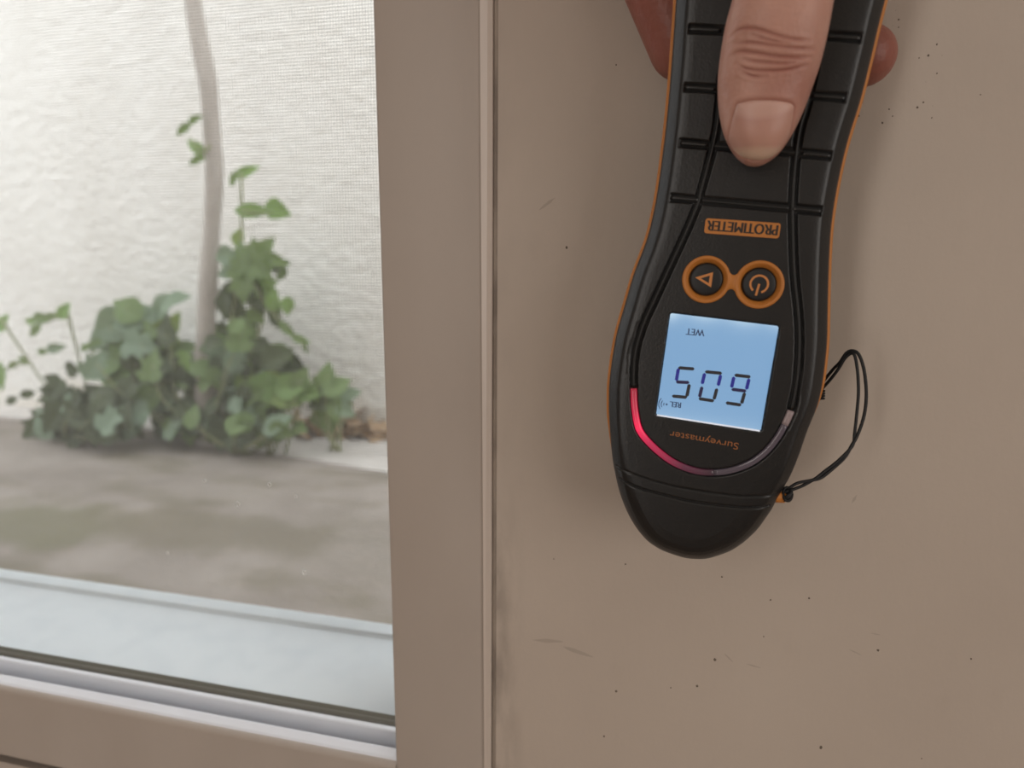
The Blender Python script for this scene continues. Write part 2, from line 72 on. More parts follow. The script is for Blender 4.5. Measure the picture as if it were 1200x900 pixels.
"sprigA":[[-2.031,1.483,-0.228,0.066,60,0,0],[-1.984,1.491,-0.34,0.066,170,2,1],[-2.017,1.484,-0.356,0.056,200,2,1],[-2.022,1.445,-0.386,0.101,250,0,0],[-1.971,1.478,-0.441,0.072,190,2,2],[-2.039,1.483,-0.466,0.067,200,2,2],[-1.833,1.468,-0.295,0.079,10,2,3],[-1.915,1.496,-0.312,0.056,180,2,1]],
"sprigB":[[-1.888,1.475,-0.21,0.089,180,2,1],[-1.971,1.518,-0.224,0.056,170,2,0],[-1.877,1.503,-0.21,0.07,20,2,1],[-1.777,1.461,-0.184,0.058,60,0,0],[-1.893,1.461,-0.246,0.074,210,2,1],[-1.761,1.499,-0.296,0.055,200,2,0],[-1.829,1.509,-0.362,0.076,170,0,2],[-1.683,1.465,-0.274,0.048,20,2,1],[-1.721,1.479,-0.372,0.069,10,2,3],[-1.722,1.504,-0.336,0.05,60,2,3]]},
"stems":{"sapling":[[[-1.178,1.47,0.181],[-1.184,1.47,0.102],[-1.194,1.47,-0.006],[-1.219,1.47,-0.129],[-1.27,1.47,-0.302]],[[-1.178,1.46,0.085],[-1.136,1.46,0.082],[-1.086,1.46,0.084]],[[-1.265,1.47,0.253],[-1.293,1.47,0.232],[-1.325,1.47,0.276]],[[-1.189,1.46,-0.028],[-1.138,1.46,-0.127],[-1.068,1.46,-0.214],[-1.02,1.46,-0.25]]],
"sprigA":[[[-2.018,1.47,-0.218],[-1.958,1.47,-0.305],[-1.88,1.47,-0.416],[-1.827,1.47,-0.478]],[[-2.061,1.47,-0.386],[-1.997,1.47,-0.353],[-1.932,1.47,-0.342]]],
"sprigB":[[[-1.798,1.49,-0.182],[-1.786,1.49,-0.251],[-1.77,1.49,-0.338],[-1.755,1.49,-0.414],[-1.757,1.49,-0.478]],[[-1.789,1.49,-0.207],[-1.857,1.49,-0.211],[-1.952,1.49,-0.219]]]},
"litter":[[-1.142,1.631,-0.545],[-1.104,1.792,-0.545],[-1.099,1.695,-0.545],[-1.066,1.685,-0.545],[-1.155,1.639,-0.545],[-1.094,1.683,-0.545],[-1.022,1.745,-0.545],[-1.075,1.663,-0.545],[-0.885,1.716,-0.545],[-1.054,1.76,-0.545],[-1.168,1.604,-0.545],[-0.964,1.686,-0.545],[-1.109,1.686,-0.545],[-0.87,1.711,-0.545],[-1.041,1.761,-0.545],[-1.052,1.651,-0.545],[-1.086,1.678,-0.545],[-0.993,1.666,-0.545],[-0.97,1.785,-0.545],[-1.257,1.71,-0.545],[-1.079,1.698,-0.545],[-0.921,1.687,-0.545],[-1.187,1.624,-0.545],[-0.924,1.69,-0.545],[-1.054,1.764,-0.545],[-0.915,1.703,-0.545],[-0.963,1.671,-0.545],[-1.152,1.774,-0.545],[-1.017,1.677,-0.545],[-1.141,1.651,-0.545],[-0.93,1.806,-0.545],[-1.008,1.701,-0.545],[-1.098,1.765,-0.545],[-1.122,1.656,-0.545],[-0.962,1.754,-0.545],[-1.174,1.632,-0.545],[-0.987,1.79,-0.545],[-1.0,1.664,-0.545],[-0.924,1.753,-0.545],[-1.06,1.703,-0.545],[-1.197,1.74,-0.545],[-1.152,1.657,-0.545],[-1.102,1.696,-0.545],[-1.092,1.707,-0.545]],
"yleaf":[-1.558,1.524,-0.553],
"kerb":[[-0.916,1.739,-0.56],[-0.754,1.382,-0.56],[-1.221,1.48,-0.56],[-1.359,1.596,-0.56],[-2.13,1.515,-0.56]],
"specks":[[47.23,62.92,0.5],[47.41,60.89,0.4],[45.82,61.45,0.3],[57.68,55.71,0.5],[55.79,52.9,0.6],[53.45,52.36,0.4],[59.27,52.69,0.35],[58.43,47.99,0.45],[55.81,45.85,0.3],[52.91,43.93,0.3],[69.99,41.73,0.4],[55.67,40.33,0.5],[54.25,39.01,0.6],[58.18,39.3,0.35],[46.91,38.86,0.5],[47.98,36.94,0.4],[38.86,37.31,0.7],[45.42,35.16,0.6],[58.27,36.05,0.4],[44.7,43.63,0.25],[47.13,49.06,0.3],[46.35,65.45,0.3],[-47.03,-0.59,0.8],[-32.23,55.42,0.5],[-24.41,-109.52,0.7],[8.15,-110.28,0.6],[-49.99,-110.59,0.5],[7.47,-141.08,1.0],[1.94,-152.12,0.8],[-26.32,-158.94,0.9],[58.3,-129.72,0.8],[43.69,-168.17,1.1],[24.18,-116.56,0.6],[36.07,-114.37,0.7],[85.21,-128.54,0.6],[74.56,-166.25,0.5],[-30.2,-178.01,0.8],[-7.08,-154.31,0.5],[22.83,-130.12,0.5]],
"smears":[[[46.4,-80.56],[47.67,-77.6],1.2],[[10.46,-138.36],[13.44,-141.11],0.9],[[17.93,-141.04],[22.72,-141.87],0.8],[[49.62,-130.75],[53.63,-132.27],0.6],[[-57.31,-143.35],[-46.1,-142.36],2.5],[[-46.07,-144.39],[-35.01,-146.76],2.5],[[-56.4,11.6],[-51.26,15.37],1.5],[[55.52,-124.07],[58.59,-124.23],0.5]]}
D = DATA

# ------------------------------------------------------------------ helpers
def V(x, y, z): return Vector((x/1000, y/1000, z/1000+ZC))          # mm about the camera height -> scene metres
def obj(name, me, m=None, parent=None, smooth=False):
    if isinstance(me, bmesh.types.BMesh):
        b = me; me = bpy.data.meshes.new(name); b.to_mesh(me); b.free()
    for mm in (m if isinstance(m, (list, tuple)) else [m]):
        if mm: me.materials.append(mm)
    if smooth:
        me.polygons.foreach_set('use_smooth', [True]*len(me.polygons))
    o = bpy.data.objects.new(name, me); COL.objects.link(o)
    if parent: o.parent = parent
    return o
def tag(o, label=None, cat=None, group=None, kind=None):
    for k, v in (('label', label), ('category', cat), ('group', group), ('kind', kind)):
        if v: o[k] = v
    return o
def empty(name, loc, rot=(0, 0, 0), **k):
    o = bpy.data.objects.new(name, None); COL.objects.link(o); o.location = loc; o.rotation_euler = rot; o.empty_display_size = .02
    return tag(o, **k)
def pydata(verts, faces):
    me = bpy.data.meshes.new('m'); me.from_pydata([tuple(v) for v in verts], [], [tuple(f) for f in faces]); me.update(); return me
def box(bm, lo, hi, bev=0.0):
    vs = [bm.verts.new((x, y, z)) for x in (lo[0], hi[0]) for y in (lo[1], hi[1]) for z in (lo[2], hi[2])]
    fs = [bm.faces.new([vs[i] for i in f]) for f in ((0,1,3,2),(4,6,7,5),(0,4,5,1),(2,3,7,6),(0,2,6,4),(1,5,7,3))]
    if bev:
        es = set(e for f in fs for e in f.edges)
        bmesh.ops.bevel(bm, geom=list(es), offset=bev, segments=3, affect='EDGES', profile=0.5)
def boxo(name, lo, hi, m, parent=None, bev=0.0, kind=None):
    bm = bmesh.new(); box(bm, lo, hi, bev); bmesh.ops.recalc_face_normals(bm, faces=bm.faces)
    o = obj(name, bm, m, parent, smooth=bev > 0)
    if kind: o['kind'] = kind
    return o
def tube(bm, pts, radii, n=10, cap=True):
    pts = [Vector(p) for p in pts]; prev = None; rings = []
    if not hasattr(radii, '__len__'): radii = [radii]*len(pts)
    nrm = None
    for i, p in enumerate(pts):
        t = (pts[min(i+1, len(pts)-1)]-pts[max(i-1, 0)]).normalized()
        if nrm is None: nrm = t.orthogonal().normalized()
        else: nrm = (nrm-t*nrm.dot(t)).normalized()
        b = t.cross(nrm)
        rings.append([bm.verts.new(p+(nrm*math.cos(2*math.pi*k/n)+b*math.sin(2*math.pi*k/n))*radii[i]) for k in range(n)])
    for a, c in zip(rings, rings[1:]):
        for k in range(n): bm.faces.new((a[k], a[(k+1) % n], c[(k+1) % n], c[k]))
    if cap:
        bm.faces.new(rings[0][::-1]); bm.faces.new(rings[-1])
def spline(pts, step):
    """Catmull-Rom through the points, resampled at about `step`."""
    P = np.array(pts, float); P = np.vstack([2*P[0]-P[1], P, 2*P[-1]-P[-2]]); out = []
    for i in range(1, len(P)-2):
        n = max(2, int(np.linalg.norm(P[i+1]-P[i])/step)+1)
        for t in np.linspace(0, 1, n, endpoint=False):
            a, b, c, d = P[i-1:i+3]
            out.append(.5*((2*b)+(c-a)*t+(2*a-5*b+4*c-d)*t*t+(3*b-a-3*c+d)*t**3))
    out.append(P[-2]); return np.array(out)

# ------------------------------------------------------------------ materials
class Mat:
    def __init__(s, name, col=(.5, .5, .5), rough=.5, **kw):
        s.m = bpy.data.materials.new(name); s.m.use_nodes = True; s.nt = s.m.node_tree; s.p = s.nt.nodes['Principled BSDF']
        s.p.inputs['Base Color'].default_value = (*col, 1); s.p.inputs['Roughness'].default_value = rough
        for k, v in kw.items(): s.p.inputs[k.replace('_', ' ')].default_value = v
        s.tc = s.nt.nodes.new('ShaderNodeTexCoord'); s.col = None
    def n(s, t, **ins):
        x = s.nt.nodes.new(t)
        for k, v in ins.items(): x.inputs[k.replace('_', ' ')].default_value = v
        return x
    def l(s, a, b): s.nt.links.new(a, b)
    def coords(s, scale=(1, 1, 1)):
        mp = s.n('ShaderNodeMapping'); mp.inputs['Scale'].default_value = scale; s.l(s.tc.outputs['Object'], mp.inputs['Vector']); return mp.outputs[0]
    def noise(s, scale, detail=4, stretch=(1, 1, 1), rough=.5):
        x = s.n('ShaderNodeTexNoise', Scale=scale, Detail=detail, Roughness=rough); s.l(s.coords(stretch), x.inputs['Vector']); return x.outputs['Fac']
    def voro(s, scale, stretch=(1, 1, 1)):
        x = s.n('ShaderNodeTexVoronoi', Scale=scale); s.l(s.coords(stretch), x.inputs['Vector']); return x.outputs['Distance']
    def ramp(s, fac, stops):
        r = s.nt.nodes.new('ShaderNodeValToRGB'); s.l(fac, r.inputs[0]); e = r.color_ramp.elements
        while len(e) < len(stops): e.new(.5)
        for el, (p, c) in zip(e, stops): el.position = p; el.color = (*c, 1) if hasattr(c, '__len__') else (c, c, c, 1)
        return r.outputs[0]
    def mix(s, fac, a, b, mode='MIX'):
        x = s.nt.nodes.new('ShaderNodeMix'); x.data_type = 'RGBA'; x.blend_type = mode
        for sock, v in ((x.inputs[0], fac), (x.inputs[6], a), (x.inputs[7], b)):
            if isinstance(v, bpy.types.NodeSocket): s.l(v, sock)
            elif hasattr(v, '__len__'): sock.default_value = (*v, 1)
            else: sock.default_value = v
        return x.outputs[2]
    def setcol(s, sock): s.l(sock, s.p.inputs['Base Color']); return s
    def bump(s, fac, strength, dist):
        b = s.n('ShaderNodeBump', Strength=strength, Distance=dist); s.l(fac, b.inputs['Height'])
        if s.p.inputs['Normal'].links: s.l(s.p.inputs['Normal'].links[0].from_socket, b.inputs['Normal'])
        s.l(b.outputs[0], s.p.inputs['Normal']); return s
    def attr(s, name):
        a = s.nt.nodes.new('ShaderNodeAttribute'); a.attribute_name = name; return a.outputs['Fac']

mt = Mat('beige_wall_paint', rough=.6)
c = mt.mix(mt.ramp(mt.noise(9, 5), [(.35, 0), (.7, 1)]), (.50, .425, .362), (.545, .468, .40))
sx = mt.n('ShaderNodeSeparateXYZ'); mt.l(mt.tc.outputs['Object'], sx.inputs[0])
def mapr(m_, sock, a, b, lo, hi):
    r = m_.n('ShaderNodeMapRange'); m_.l(sock, r.inputs[0]); r.inputs[1].default_value = a; r.inputs[2].default_value = b; r.inputs[3].default_value = lo; r.inputs[4].default_value = hi; return r.outputs[0]
def mul(m_, a, b):
    r = m_.n('ShaderNodeMath'); r.operation = 'MULTIPLY'; m_.l(a, r.inputs[0]); m_.l(b, r.inputs[1]); return r.outputs[0]
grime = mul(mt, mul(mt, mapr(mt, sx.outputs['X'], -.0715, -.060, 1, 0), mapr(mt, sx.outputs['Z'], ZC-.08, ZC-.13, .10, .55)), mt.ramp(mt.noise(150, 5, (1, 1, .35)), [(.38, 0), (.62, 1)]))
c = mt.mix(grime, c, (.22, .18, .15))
mt.setcol(mt.mix(mt.ramp(mt.noise(55, 6, (1, 1, .5)), [(.62, 0), (.85, .35)]), c, (.42, .345, .29)))
mt.bump(mt.noise(150, 4, (1.3, 1, .45)), .22, .0006).bump(mt.noise(600, 3), .15, .0003)
M_WALL = mt.m
mt = Mat('beige_frame_paint', (.47, .40, .345), .55)
mt.setcol(mt.mix(mt.ramp(mt.noise(30, 5, (1, 1, .4)), [(.4, 0), (.8, 1)]), (.47, .41, .362), (.44, .38, .333))); mt.bump(mt.noise(180, 3, (1, 1, .2)), .15, .0004)
M_FRAME = mt.m
mt = Mat('bead_lit_tone', (.64, .56, .50), .3); mt.bump(mt.noise(150, 3, (1, 1, .15)), .3, .0004); M_BEAD = mt.m  # bead colour lightened to stand in for light catching its face
mt = Mat('dirty_caulk', rough=.8)
mt.setcol(mt.mix(mt.ramp(mt.noise(160, 6, (1, 1, .25)), [(.42, 0), (.6, 1)]), (.42, .355, .30), (.28, .235, .20))); M_CAULK = mt.m
M_RAILTOP = Mat('pale_enamel', (.80, .81, .86), .28).m
mt = Mat('white_sill', (.70, .74, .75), .3); mt.setcol(mt.mix(mt.ramp(mt.noise(60, 6), [(.45, 0), (.75, 1)]), (.84, .915, .97), (.78, .86, .92))); M_SILL = mt.m  # blue of the sky light is put into the sill colour
M_GASKET = Mat('olive_gasket', (.13, .125, .10), .6).m
M_DARKGAP = Mat('dark_gap', (.03, .025, .022), .9).m
def glass_mat(name, tint, refl, rough=.02):
    m = bpy.data.materials.new(name); m.use_nodes = True; nt = m.node_tree; nt.nodes.clear()
    o = nt.nodes.new('ShaderNodeOutputMaterial'); t = nt.nodes.new('ShaderNodeBsdfTransparent'); g = nt.nodes.new('ShaderNodeBsdfGlossy'); mx = nt.nodes.new('ShaderNodeMixShader')
    t.inputs[0].default_value = (*tint, 1); g.inputs['Roughness'].default_value = rough; mx.inputs[0].default_value = refl
    nt.links.new(t.outputs[0], mx.inputs[1]); nt.links.new(g.outputs[0], mx.inputs[2]); nt.links.new(mx.outputs[0], o.inputs[0]); return m
M_GLASS = glass_mat('window_glass', (.98, .985, .985), .04)
M_LENS = glass_mat('display_glass', (.98, .98, .98), .015, .4)
M_WIRE = Mat('screen_wire', (.20, .20, .20), .6).m
M_SPOT = Mat('dried_droplet', (.80, .80, .78), .6, Alpha=.55).m

mt = Mat('white_render', rough=.9)
c = mt.mix(mt.ramp(mt.noise(5, 6, (1, 1, .6)), [(.35, 0), (.7, 1)]), (.80, .775, .73), (.86, .84, .80))
sx = mt.n('ShaderNodeSeparateXYZ'); mt.l(mt.tc.outputs['Object'], sx.inputs[0])
ad = mt.n('ShaderNodeMath'); ad.operation = 'MULTIPLY_ADD'; mt.l(mt.noise(4, 4), ad.inputs[0]); ad.inputs[1].default_value = .35; mt.l(sx.outputs['Z'], ad.inputs[2])
mt.setcol(mt.mix(mt.ramp(ad.outputs[0], [(.10, 1), (.32, 0)]), c, (.66, .57, .45)))
mt.bump(mt.noise(22, 6, (1, 1, 1.6), .6), .9, .02).bump(mt.noise(120, 4), .4, .006)
M_COURT = mt.m
mt = Mat('stained_concrete', rough=.85)
c = mt.mix(mt.ramp(mt.noise(5, 6), [(.35, 0), (.65, 1)]), (.33, .288, .255), (.235, .20, .172))
c = mt.mix(mt.ramp(mt.noise(3.1, 4, (1, 1.7, 1)), [(.52, 0), (.66, .85)]), c, (.155, .13, .085))
wob = mt.noise(9, 5)
for cx, cy, ax, ay, sc_, colr in ((-1.33, .885, .15, .075, .9, (.13, .125, .055)), (-.955, .955, .19, .065, .8, (.145, .12, .07)), (-.62, .98, .20, .10, .45, (.17, .145, .11))):
    sp = mt.n('ShaderNodeMapping'); sp.inputs['Location'].default_value = (-cx/ax, -cy/ay, 0); sp.inputs['Scale'].default_value = (1/ax, 1/ay, 0); mt.l(mt.tc.outputs['Object'], sp.inputs[0])
    ln = mt.n('ShaderNodeVectorMath'); ln.operation = 'LENGTH'; mt.l(sp.outputs[0], ln.inputs[0])
    ma = mt.n('ShaderNodeMath'); ma.operation = 'MULTIPLY_ADD'; mt.l(wob, ma.inputs[0]); ma.inputs[1].default_value = -2.2; mt.l(ln.outputs['Value'], ma.inputs[2])
    c = mt.mix(mt.ramp(ma.outputs[0], [(0, sc_*.8), (.75, 0)]), c, colr)
mt.setcol(mt.mix(mt.ramp(mt.noise(60, 4), [(.3, .25), (.7, 0)]), c, (.2, .18, .16)))
mt.bump(mt.noise(80, 5), .5, .006); M_GROUND = mt.m
mt = Mat('pale_concrete', rough=.85)
mt.setcol(mt.mix(mt.ramp(mt.noise(7, 6), [(.35, 0), (.7, 1)]), (.62, .59, .56), (.48, .445, .42))); mt.bump(mt.noise(80, 5), .5, .006); M_KERB = mt.m
mt = Mat('grey_bark', rough=.85)
mt.setcol(mt.mix(mt.ramp(mt.noise(14, 6, (1, 1, .35)), [(.3, 0), (.7, 1)]), (.36, .32, .285), (.50, .46, .42))); mt.bump(mt.noise(60, 5, (1, 1, .3)), .6, .006); M_BARK = mt.m
M_STEM = Mat('green_stem', (.25, .27, .14), .6).m
def leafmat(name, a, b):
    mt = Mat(name, a, .65); mt.setcol(mt.mix(mt.ramp(mt.noise(12, 3), [(.35, 0), (.65, 1)]), a, b))
    tr = mt.n('ShaderNodeBsdfTranslucent'); tr.inputs[0].default_value = (a[0]*1.3, a[1]*1.2, a[2]*.7, 1); mx = mt.n('ShaderNodeMixShader', Fac=.3)
    out = mt.nt.nodes['Material Output']; mt.l(mt.p.outputs[0], mx.inputs[1]); mt.l(tr.outputs[0], mx.inputs[2]); mt.l(mx.outputs[0], out.inputs[0]); return mt.m
LEAF = [leafmat('bright_green_leaf', (.18, .30, .10), (.24, .36, .13)), leafmat('mid_green_leaf', (.15, .225, .085), (.19, .27, .11)),
        leafmat('dark_green_leaf', (.065, .09, .042), (.10, .125, .062)), leafmat('bluish_leaf', (.19, .265, .18), (.24, .32, .23)),
        leafmat('yellow_green_leaf', (.24, .32, .09), (.19, .30, .10))]
mt = Mat('dry_leaf', rough=.8); mt.setcol(mt.mix(mt.ramp(mt.noise(14, 3), [(.35, 0), (.65, 1)]), (.30, .19, .11), (.42, .31, .20))); M_DRY = mt.m
M_YLEAF = Mat('yellow_leaf', (.58, .43, .20), .7).m

mt = Mat('black_rubber', (.0110, .0113, .0120), .36, Specular_IOR_Level=.5); mt.bump(mt.voro(1500), .16, .00016); M_RUB = mt.m
mt = Mat('black_rib_rubber', (.0055, .0055, .0055), .5); M_RIB = mt.m
M_SLOT = Mat('groove_black', (.002, .002, .002), .7).m
M_ORANGE = Mat('orange_rubber', (.52, .19, .035), .5).m
M_INK = Mat('dark_ink', (.025, .018, .014), .6).m
M_OPRINT = Mat('orange_print', (.36, .125, .035), .6).m
M_ICON = Mat('orange_icon', (.62, .24, .07), .6).m
M_BTN = Mat('button_rubber', (.008, .008, .009), .5).m
M_CORD = Mat('black_cord', (.008, .008, .009), .6).m
mt = Mat('lcd_backlight', (.03, .04, .05), .6)
mt.l(mt.mix(mt.ramp(mt.attr('glow'), [(0, 0), (1, 1)]), (.195, .365, .590), (.62, .80, .92)), mt.p.inputs['Emission Color']); mt.p.inputs['Emission Strength'].default_value = 1.0; M_LCD = mt.m
M_SEG = Mat('segment_grey', (.030, .030, .042), .5).m
M_SEGB = Mat('segment_blue', (.03, .035, .50), .5).m
M_SEGN = Mat('segment_navy', (.028, .020, .11), .5).m
M_LCDTXT = Mat('lcd_legend', (.035, .07, .20), .5).m
mt = Mat('lit_light_guide', (.09, .06, .08), .15)
g = mt.attr('glow')
mt.l(mt.ramp(g, [(0, (.30, .004, .02)), (.16, (.50, .006, .04)), (.30, (.95, .012, .085)), (.45, (.45, .008, .055)), (.75, (.06, .004, .018)), (1, (0, 0, 0))]), mt.p.inputs['Emission Color']); mt.l(g, mt.p.inputs['Emission Strength'])
mt.p.inputs['Emission Strength'].default_value = 1
for l in list(mt.p.inputs['Emission Strength'].links): mt.nt.links.remove(l)
M_LED = mt.m
mt = Mat('clear_light_guide', (.13, .11, .14), .12); M_CLEAR = mt.m
M_GUIDEEND = Mat('light_guide_end', (.34, .27, .28), .35).m
mt = Mat('display_edge_glow', (.75, .75, .76), .2); mt.p.inputs['Emission Color'].default_value = (.85, .9, 1, 1); mt.p.inputs['Emission Strength'].default_value = .45; M_LCDEDGE = mt.m  # emission stands in for backlight spilling along the lower display edge

mt = Mat('skin', rough=.42)
c = mt.mix(mt.ramp(mt.noise(90, 4), [(.35, 0), (.65, 1)]), (.49, .262, .205), (.555, .31, .245))
c = mt.mix(mt.attr('flush'), c, (.28, .09, .066))
mt.setcol(c); mt.p.inputs['Subsurface Weight'].default_value = .12; mt.p.inputs['Subsurface Radius'].default_value = (1, .35, .2); mt.p.inputs['Subsurface Scale'].default_value = .003
mt.p.inputs['Specular IOR Level'].default_value = .35
mt.bump(mt.noise(330, 4, (.45, 1, 1.3)), .45, .0006).bump(mt.noise(900, 3), .25, .0003).bump(mt.voro(1100, (1, 1, .6)), .25, .00025); M_SKIN = mt.m
mt = Mat('fingernail', rough=.42); mt.setcol(mt.ramp(mt.attr('along'), [(0, (.60, .37, .31)), (.25, (.585, .35, .29)), (.36, (.50, .27, .215)), (.75, (.54, .30, .235)), (.86, (.64, .44, .33)), (1, (.66, .47, .35))]))
mt.p.inputs['Subsurface Weight'].default_value = .1; mt.p.inputs['Subsurface Scale'].default_value = .002; mt.bump(mt.noise(400, 2, (1, 1, .12)), .15, .0002); M_NAIL = mt.m
M_SPECK = Mat('dark_speck', (.14, .11, .085), .8).m
M_SMEAR = Mat('grey_smear', (.43, .365, .31), .7).m
M_FLOOR = Mat('floor_boards', (.30, .20, .13), .5).m
M_CEIL = Mat('ceiling_paint', (.78, .76, .72), .9).m

# ------------------------------------------------------------------ room shell
XR, XL, YB, ZT = 1.5, -2.2, -2.5, 2.5
WX0, WX1, WZ0, WZ1 = -1.35, -0.0730, ZC-0.262, 2.1            # opening for the window
T = 0.09
bm = bmesh.new()
box(bm, (WX1, 0, 0), (XR, T, ZT)); box(bm, (XL, 0, 0), (WX0, T, ZT)); box(bm, (WX0, 0, 0), (WX1, T, WZ0)); box(bm, (WX0, 0, WZ1), (WX1, T, ZT))
wf = obj('wall_front', bm, M_WALL); wf['kind'] = 'structure'; wf['label'] = 'beige painted wall beside the window'
boxo('wall_back', (XL, YB-.1, 0), (XR, YB, ZT), M_WALL, kind='structure')
boxo('wall_left', (XL-.1, YB, 0), (XL, T, ZT), M_WALL, kind='structure')
boxo('wall_right', (XR, YB, 0), (XR+.1, T, ZT), M_WALL, kind='structure')
boxo('floor', (XL-.1, YB-.1, -.1), (XR+.1, T, 0), M_FLOOR, kind='structure')
boxo('ceiling', (XL-.1, YB-.1, ZT), (XR+.1, T, ZT+.1), M_CEIL, kind='structure')

# window in the wall: stile, bottom rail with bevel and groove, outer sill, glass, insect screen
def profile_x(name, prof, x0, x1, m, smooth=False, parent=None):
    """(y, z) mm profile swept along x (mm)."""
    n = len(prof); vs = [V(x, y, z) for x in (x0, x1) for y, z in prof]
    fs = [(i, (i+1) % n, n+(i+1) % n, n+i) for i in range(n)]+[tuple(range(n))[::-1], tuple(range(n, 2*n))]
    bm = bmesh.new(); bm.from_mesh(pydata(vs, fs)); bmesh.ops.recalc_face_normals(bm, faces=bm.faces); return obj(name, bm, m, parent, smooth)
win = empty('window_1', V(-300, 0, -240), kind='structure')
win['label'] = 'beige framed window with insect screen looking onto the courtyard'
bpy.context.view_layer.update()
def keep(o):                                                        # parent without moving
    o.parent = win; o.matrix_parent_inverse = Matrix.Translation(-win.location); return o
bm = bmesh.new(); box(bm, V(-114.2, 0, -262), V(-75.6, 30, 850), .0012); bmesh.ops.recalc_face_normals(bm, faces=bm.faces)
keep(obj('stile', bm, M_FRAME, smooth=True))
keep(boxo('stile', V(-1350, 0, -262), V(-1312, 30, 850), M_FRAME, bev=.0012))
keep(boxo('top_rail', V(-1312, 0, 812), V(-114.2, 30, 850), M_FRAME, bev=.0012))
def arc(cy, cz, r, a0, a1, n=5): return [(cy+r*math.cos(math.radians(a0+(a1-a0)*i/n)), cz+r*math.sin(math.radians(a0+(a1-a0)*i/n))) for i in range(n+1)]
keep(profile_x('bottom_rail', [(.2, -243.5), (.0, -242)]+[(0, -209)]+arc(2.4, -209, 2.4, 180, 100)+[(4.0, -206.3), (4.0, -215), (8, -216), (8, -243.5)], -1312, -114.3, M_FRAME))
keep(profile_x('rail_ledge', [(2.0, -206.6), (3.0, -206.0), (6.2, -205.0), (7.2, -205.2), (7.8, -206.2), (8.0, -210.5), (15.2, -210.5), (15.2, -215), (4.2, -215), (3.0, -209)], -1312, -114.3, M_RAILTOP))
keep(profile_x('track_fin', [(13.8, -211), (13.8, -202.9), (14.2, -202.5), (16.2, -202.3), (16.4, -202.8), (16.4, -211)], -1312, -114.3, M_RAILTOP))
keep(profile_x('gasket', [(17.4, -214), (17.2, -205.0)]+arc(18.9, -203.2, 1.6, 200, 60, 6)+[(21.5, -200.8), (22, -214)], -1312, -114.3, M_GASKET))
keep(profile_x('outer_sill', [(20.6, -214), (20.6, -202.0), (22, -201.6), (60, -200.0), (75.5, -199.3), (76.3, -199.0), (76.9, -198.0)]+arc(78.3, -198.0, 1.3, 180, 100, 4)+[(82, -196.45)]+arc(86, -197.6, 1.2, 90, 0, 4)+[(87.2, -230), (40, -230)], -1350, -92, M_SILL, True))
keep(profile_x('lower_frame', [(1.0, -248.5), (1.0, -262), (30, -262), (30, -248.5)], -1312, -114.2, M_FRAME))
keep(profile_x('gap_shadow', [(6, -243), (6, -250), (8, -250), (8, -243)], -1312, -114.2, M_DARKGAP))
keep(boxo('glass_pane', V(-1312, 11.2, -210.4), V(-114.3, 12.8, 812), M_GLASS))
bm = bmesh.new()                                                    # woven mesh, one strand per wire
px, r = 1.50, .13
x0, x1, z0, z1, yw = -660, -112, -198, 430, 88.5
for i in range(int((x1-x0)/px)):
    x = x0+i*px; tube(bm, [V(x, yw, z0), V(x, yw, z1)], r/1000, 3, False)
for i in range(int((z1-z0)/px)):
    z = z0+i*px; tube(bm, [V(x0, yw+.2, z), V(x1, yw+.2, z)], r/1000, 3, False)
o = keep(obj('insect_screen', bm, M_WIRE)); o['kind'] = 'stuff'; o['label'] = 'fine grey insect screen mesh'
bm = bmesh.new()
for (x, z, rr) in ((-187.5, -107, .9), (-172, -97, .7), (-203, -98, .5), (-158, -134, .8), (-225, -133, .5), (-160, -101, .5)):
    tube(bm, [V(x+rr*math.cos(a), 11.1, z+rr*1.2*math.sin(a)) for a in np.linspace(0, 6.1, 14)], .00022, 5)
o = keep(obj('droplet_marks', bm, M_SPOT, smooth=True)); o['kind'] = 'stuff'
# bead between frame and wall, with dirty sealant
def profile_z(name, prof, z0, z1, m, smooth=False):
    n = len(prof); vs = [V(x, y, z) for z in (z0, z1) for x, y in prof]
    fs = [(i, (i+1) % n, n+(i+1) % n, n+i) for i in range(n)]+[tuple(range(n))[::-1], tuple(range(n, 2*n))]
    bm = bmesh.new(); bm.from_mesh(pydata(vs, fs)); bmesh.ops.recalc_face_normals(bm, faces=bm.faces); o = obj(name, bm, m, None, smooth); return o
def taper(o, x0, dtop, dbot):                                     # lean the right side of a bead: x shift per height
    for v in o.data.vertices:
        z = (v.co.z-ZC)*1000; t = (77-z)/273.0; k = max(0, min(1, (v.co.x*1000+76.4)/4.6)); v.co.x += (dtop+(dbot-dtop)*t)*k/1000
    return o
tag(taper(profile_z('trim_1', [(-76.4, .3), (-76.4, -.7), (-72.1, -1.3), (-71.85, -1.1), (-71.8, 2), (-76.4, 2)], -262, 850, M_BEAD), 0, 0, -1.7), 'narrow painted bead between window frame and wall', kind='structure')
tag(taper(profile_z('trim_2', [(-71.9, 1.0), (-71.85, -.3), (-71.3, -.2), (-70.4, -.03), (-69.9, 1)], -262, 850, M_CAULK, True), 0, 0, -1.5), 'dirty cracked sealant line along the bead', kind='structure')
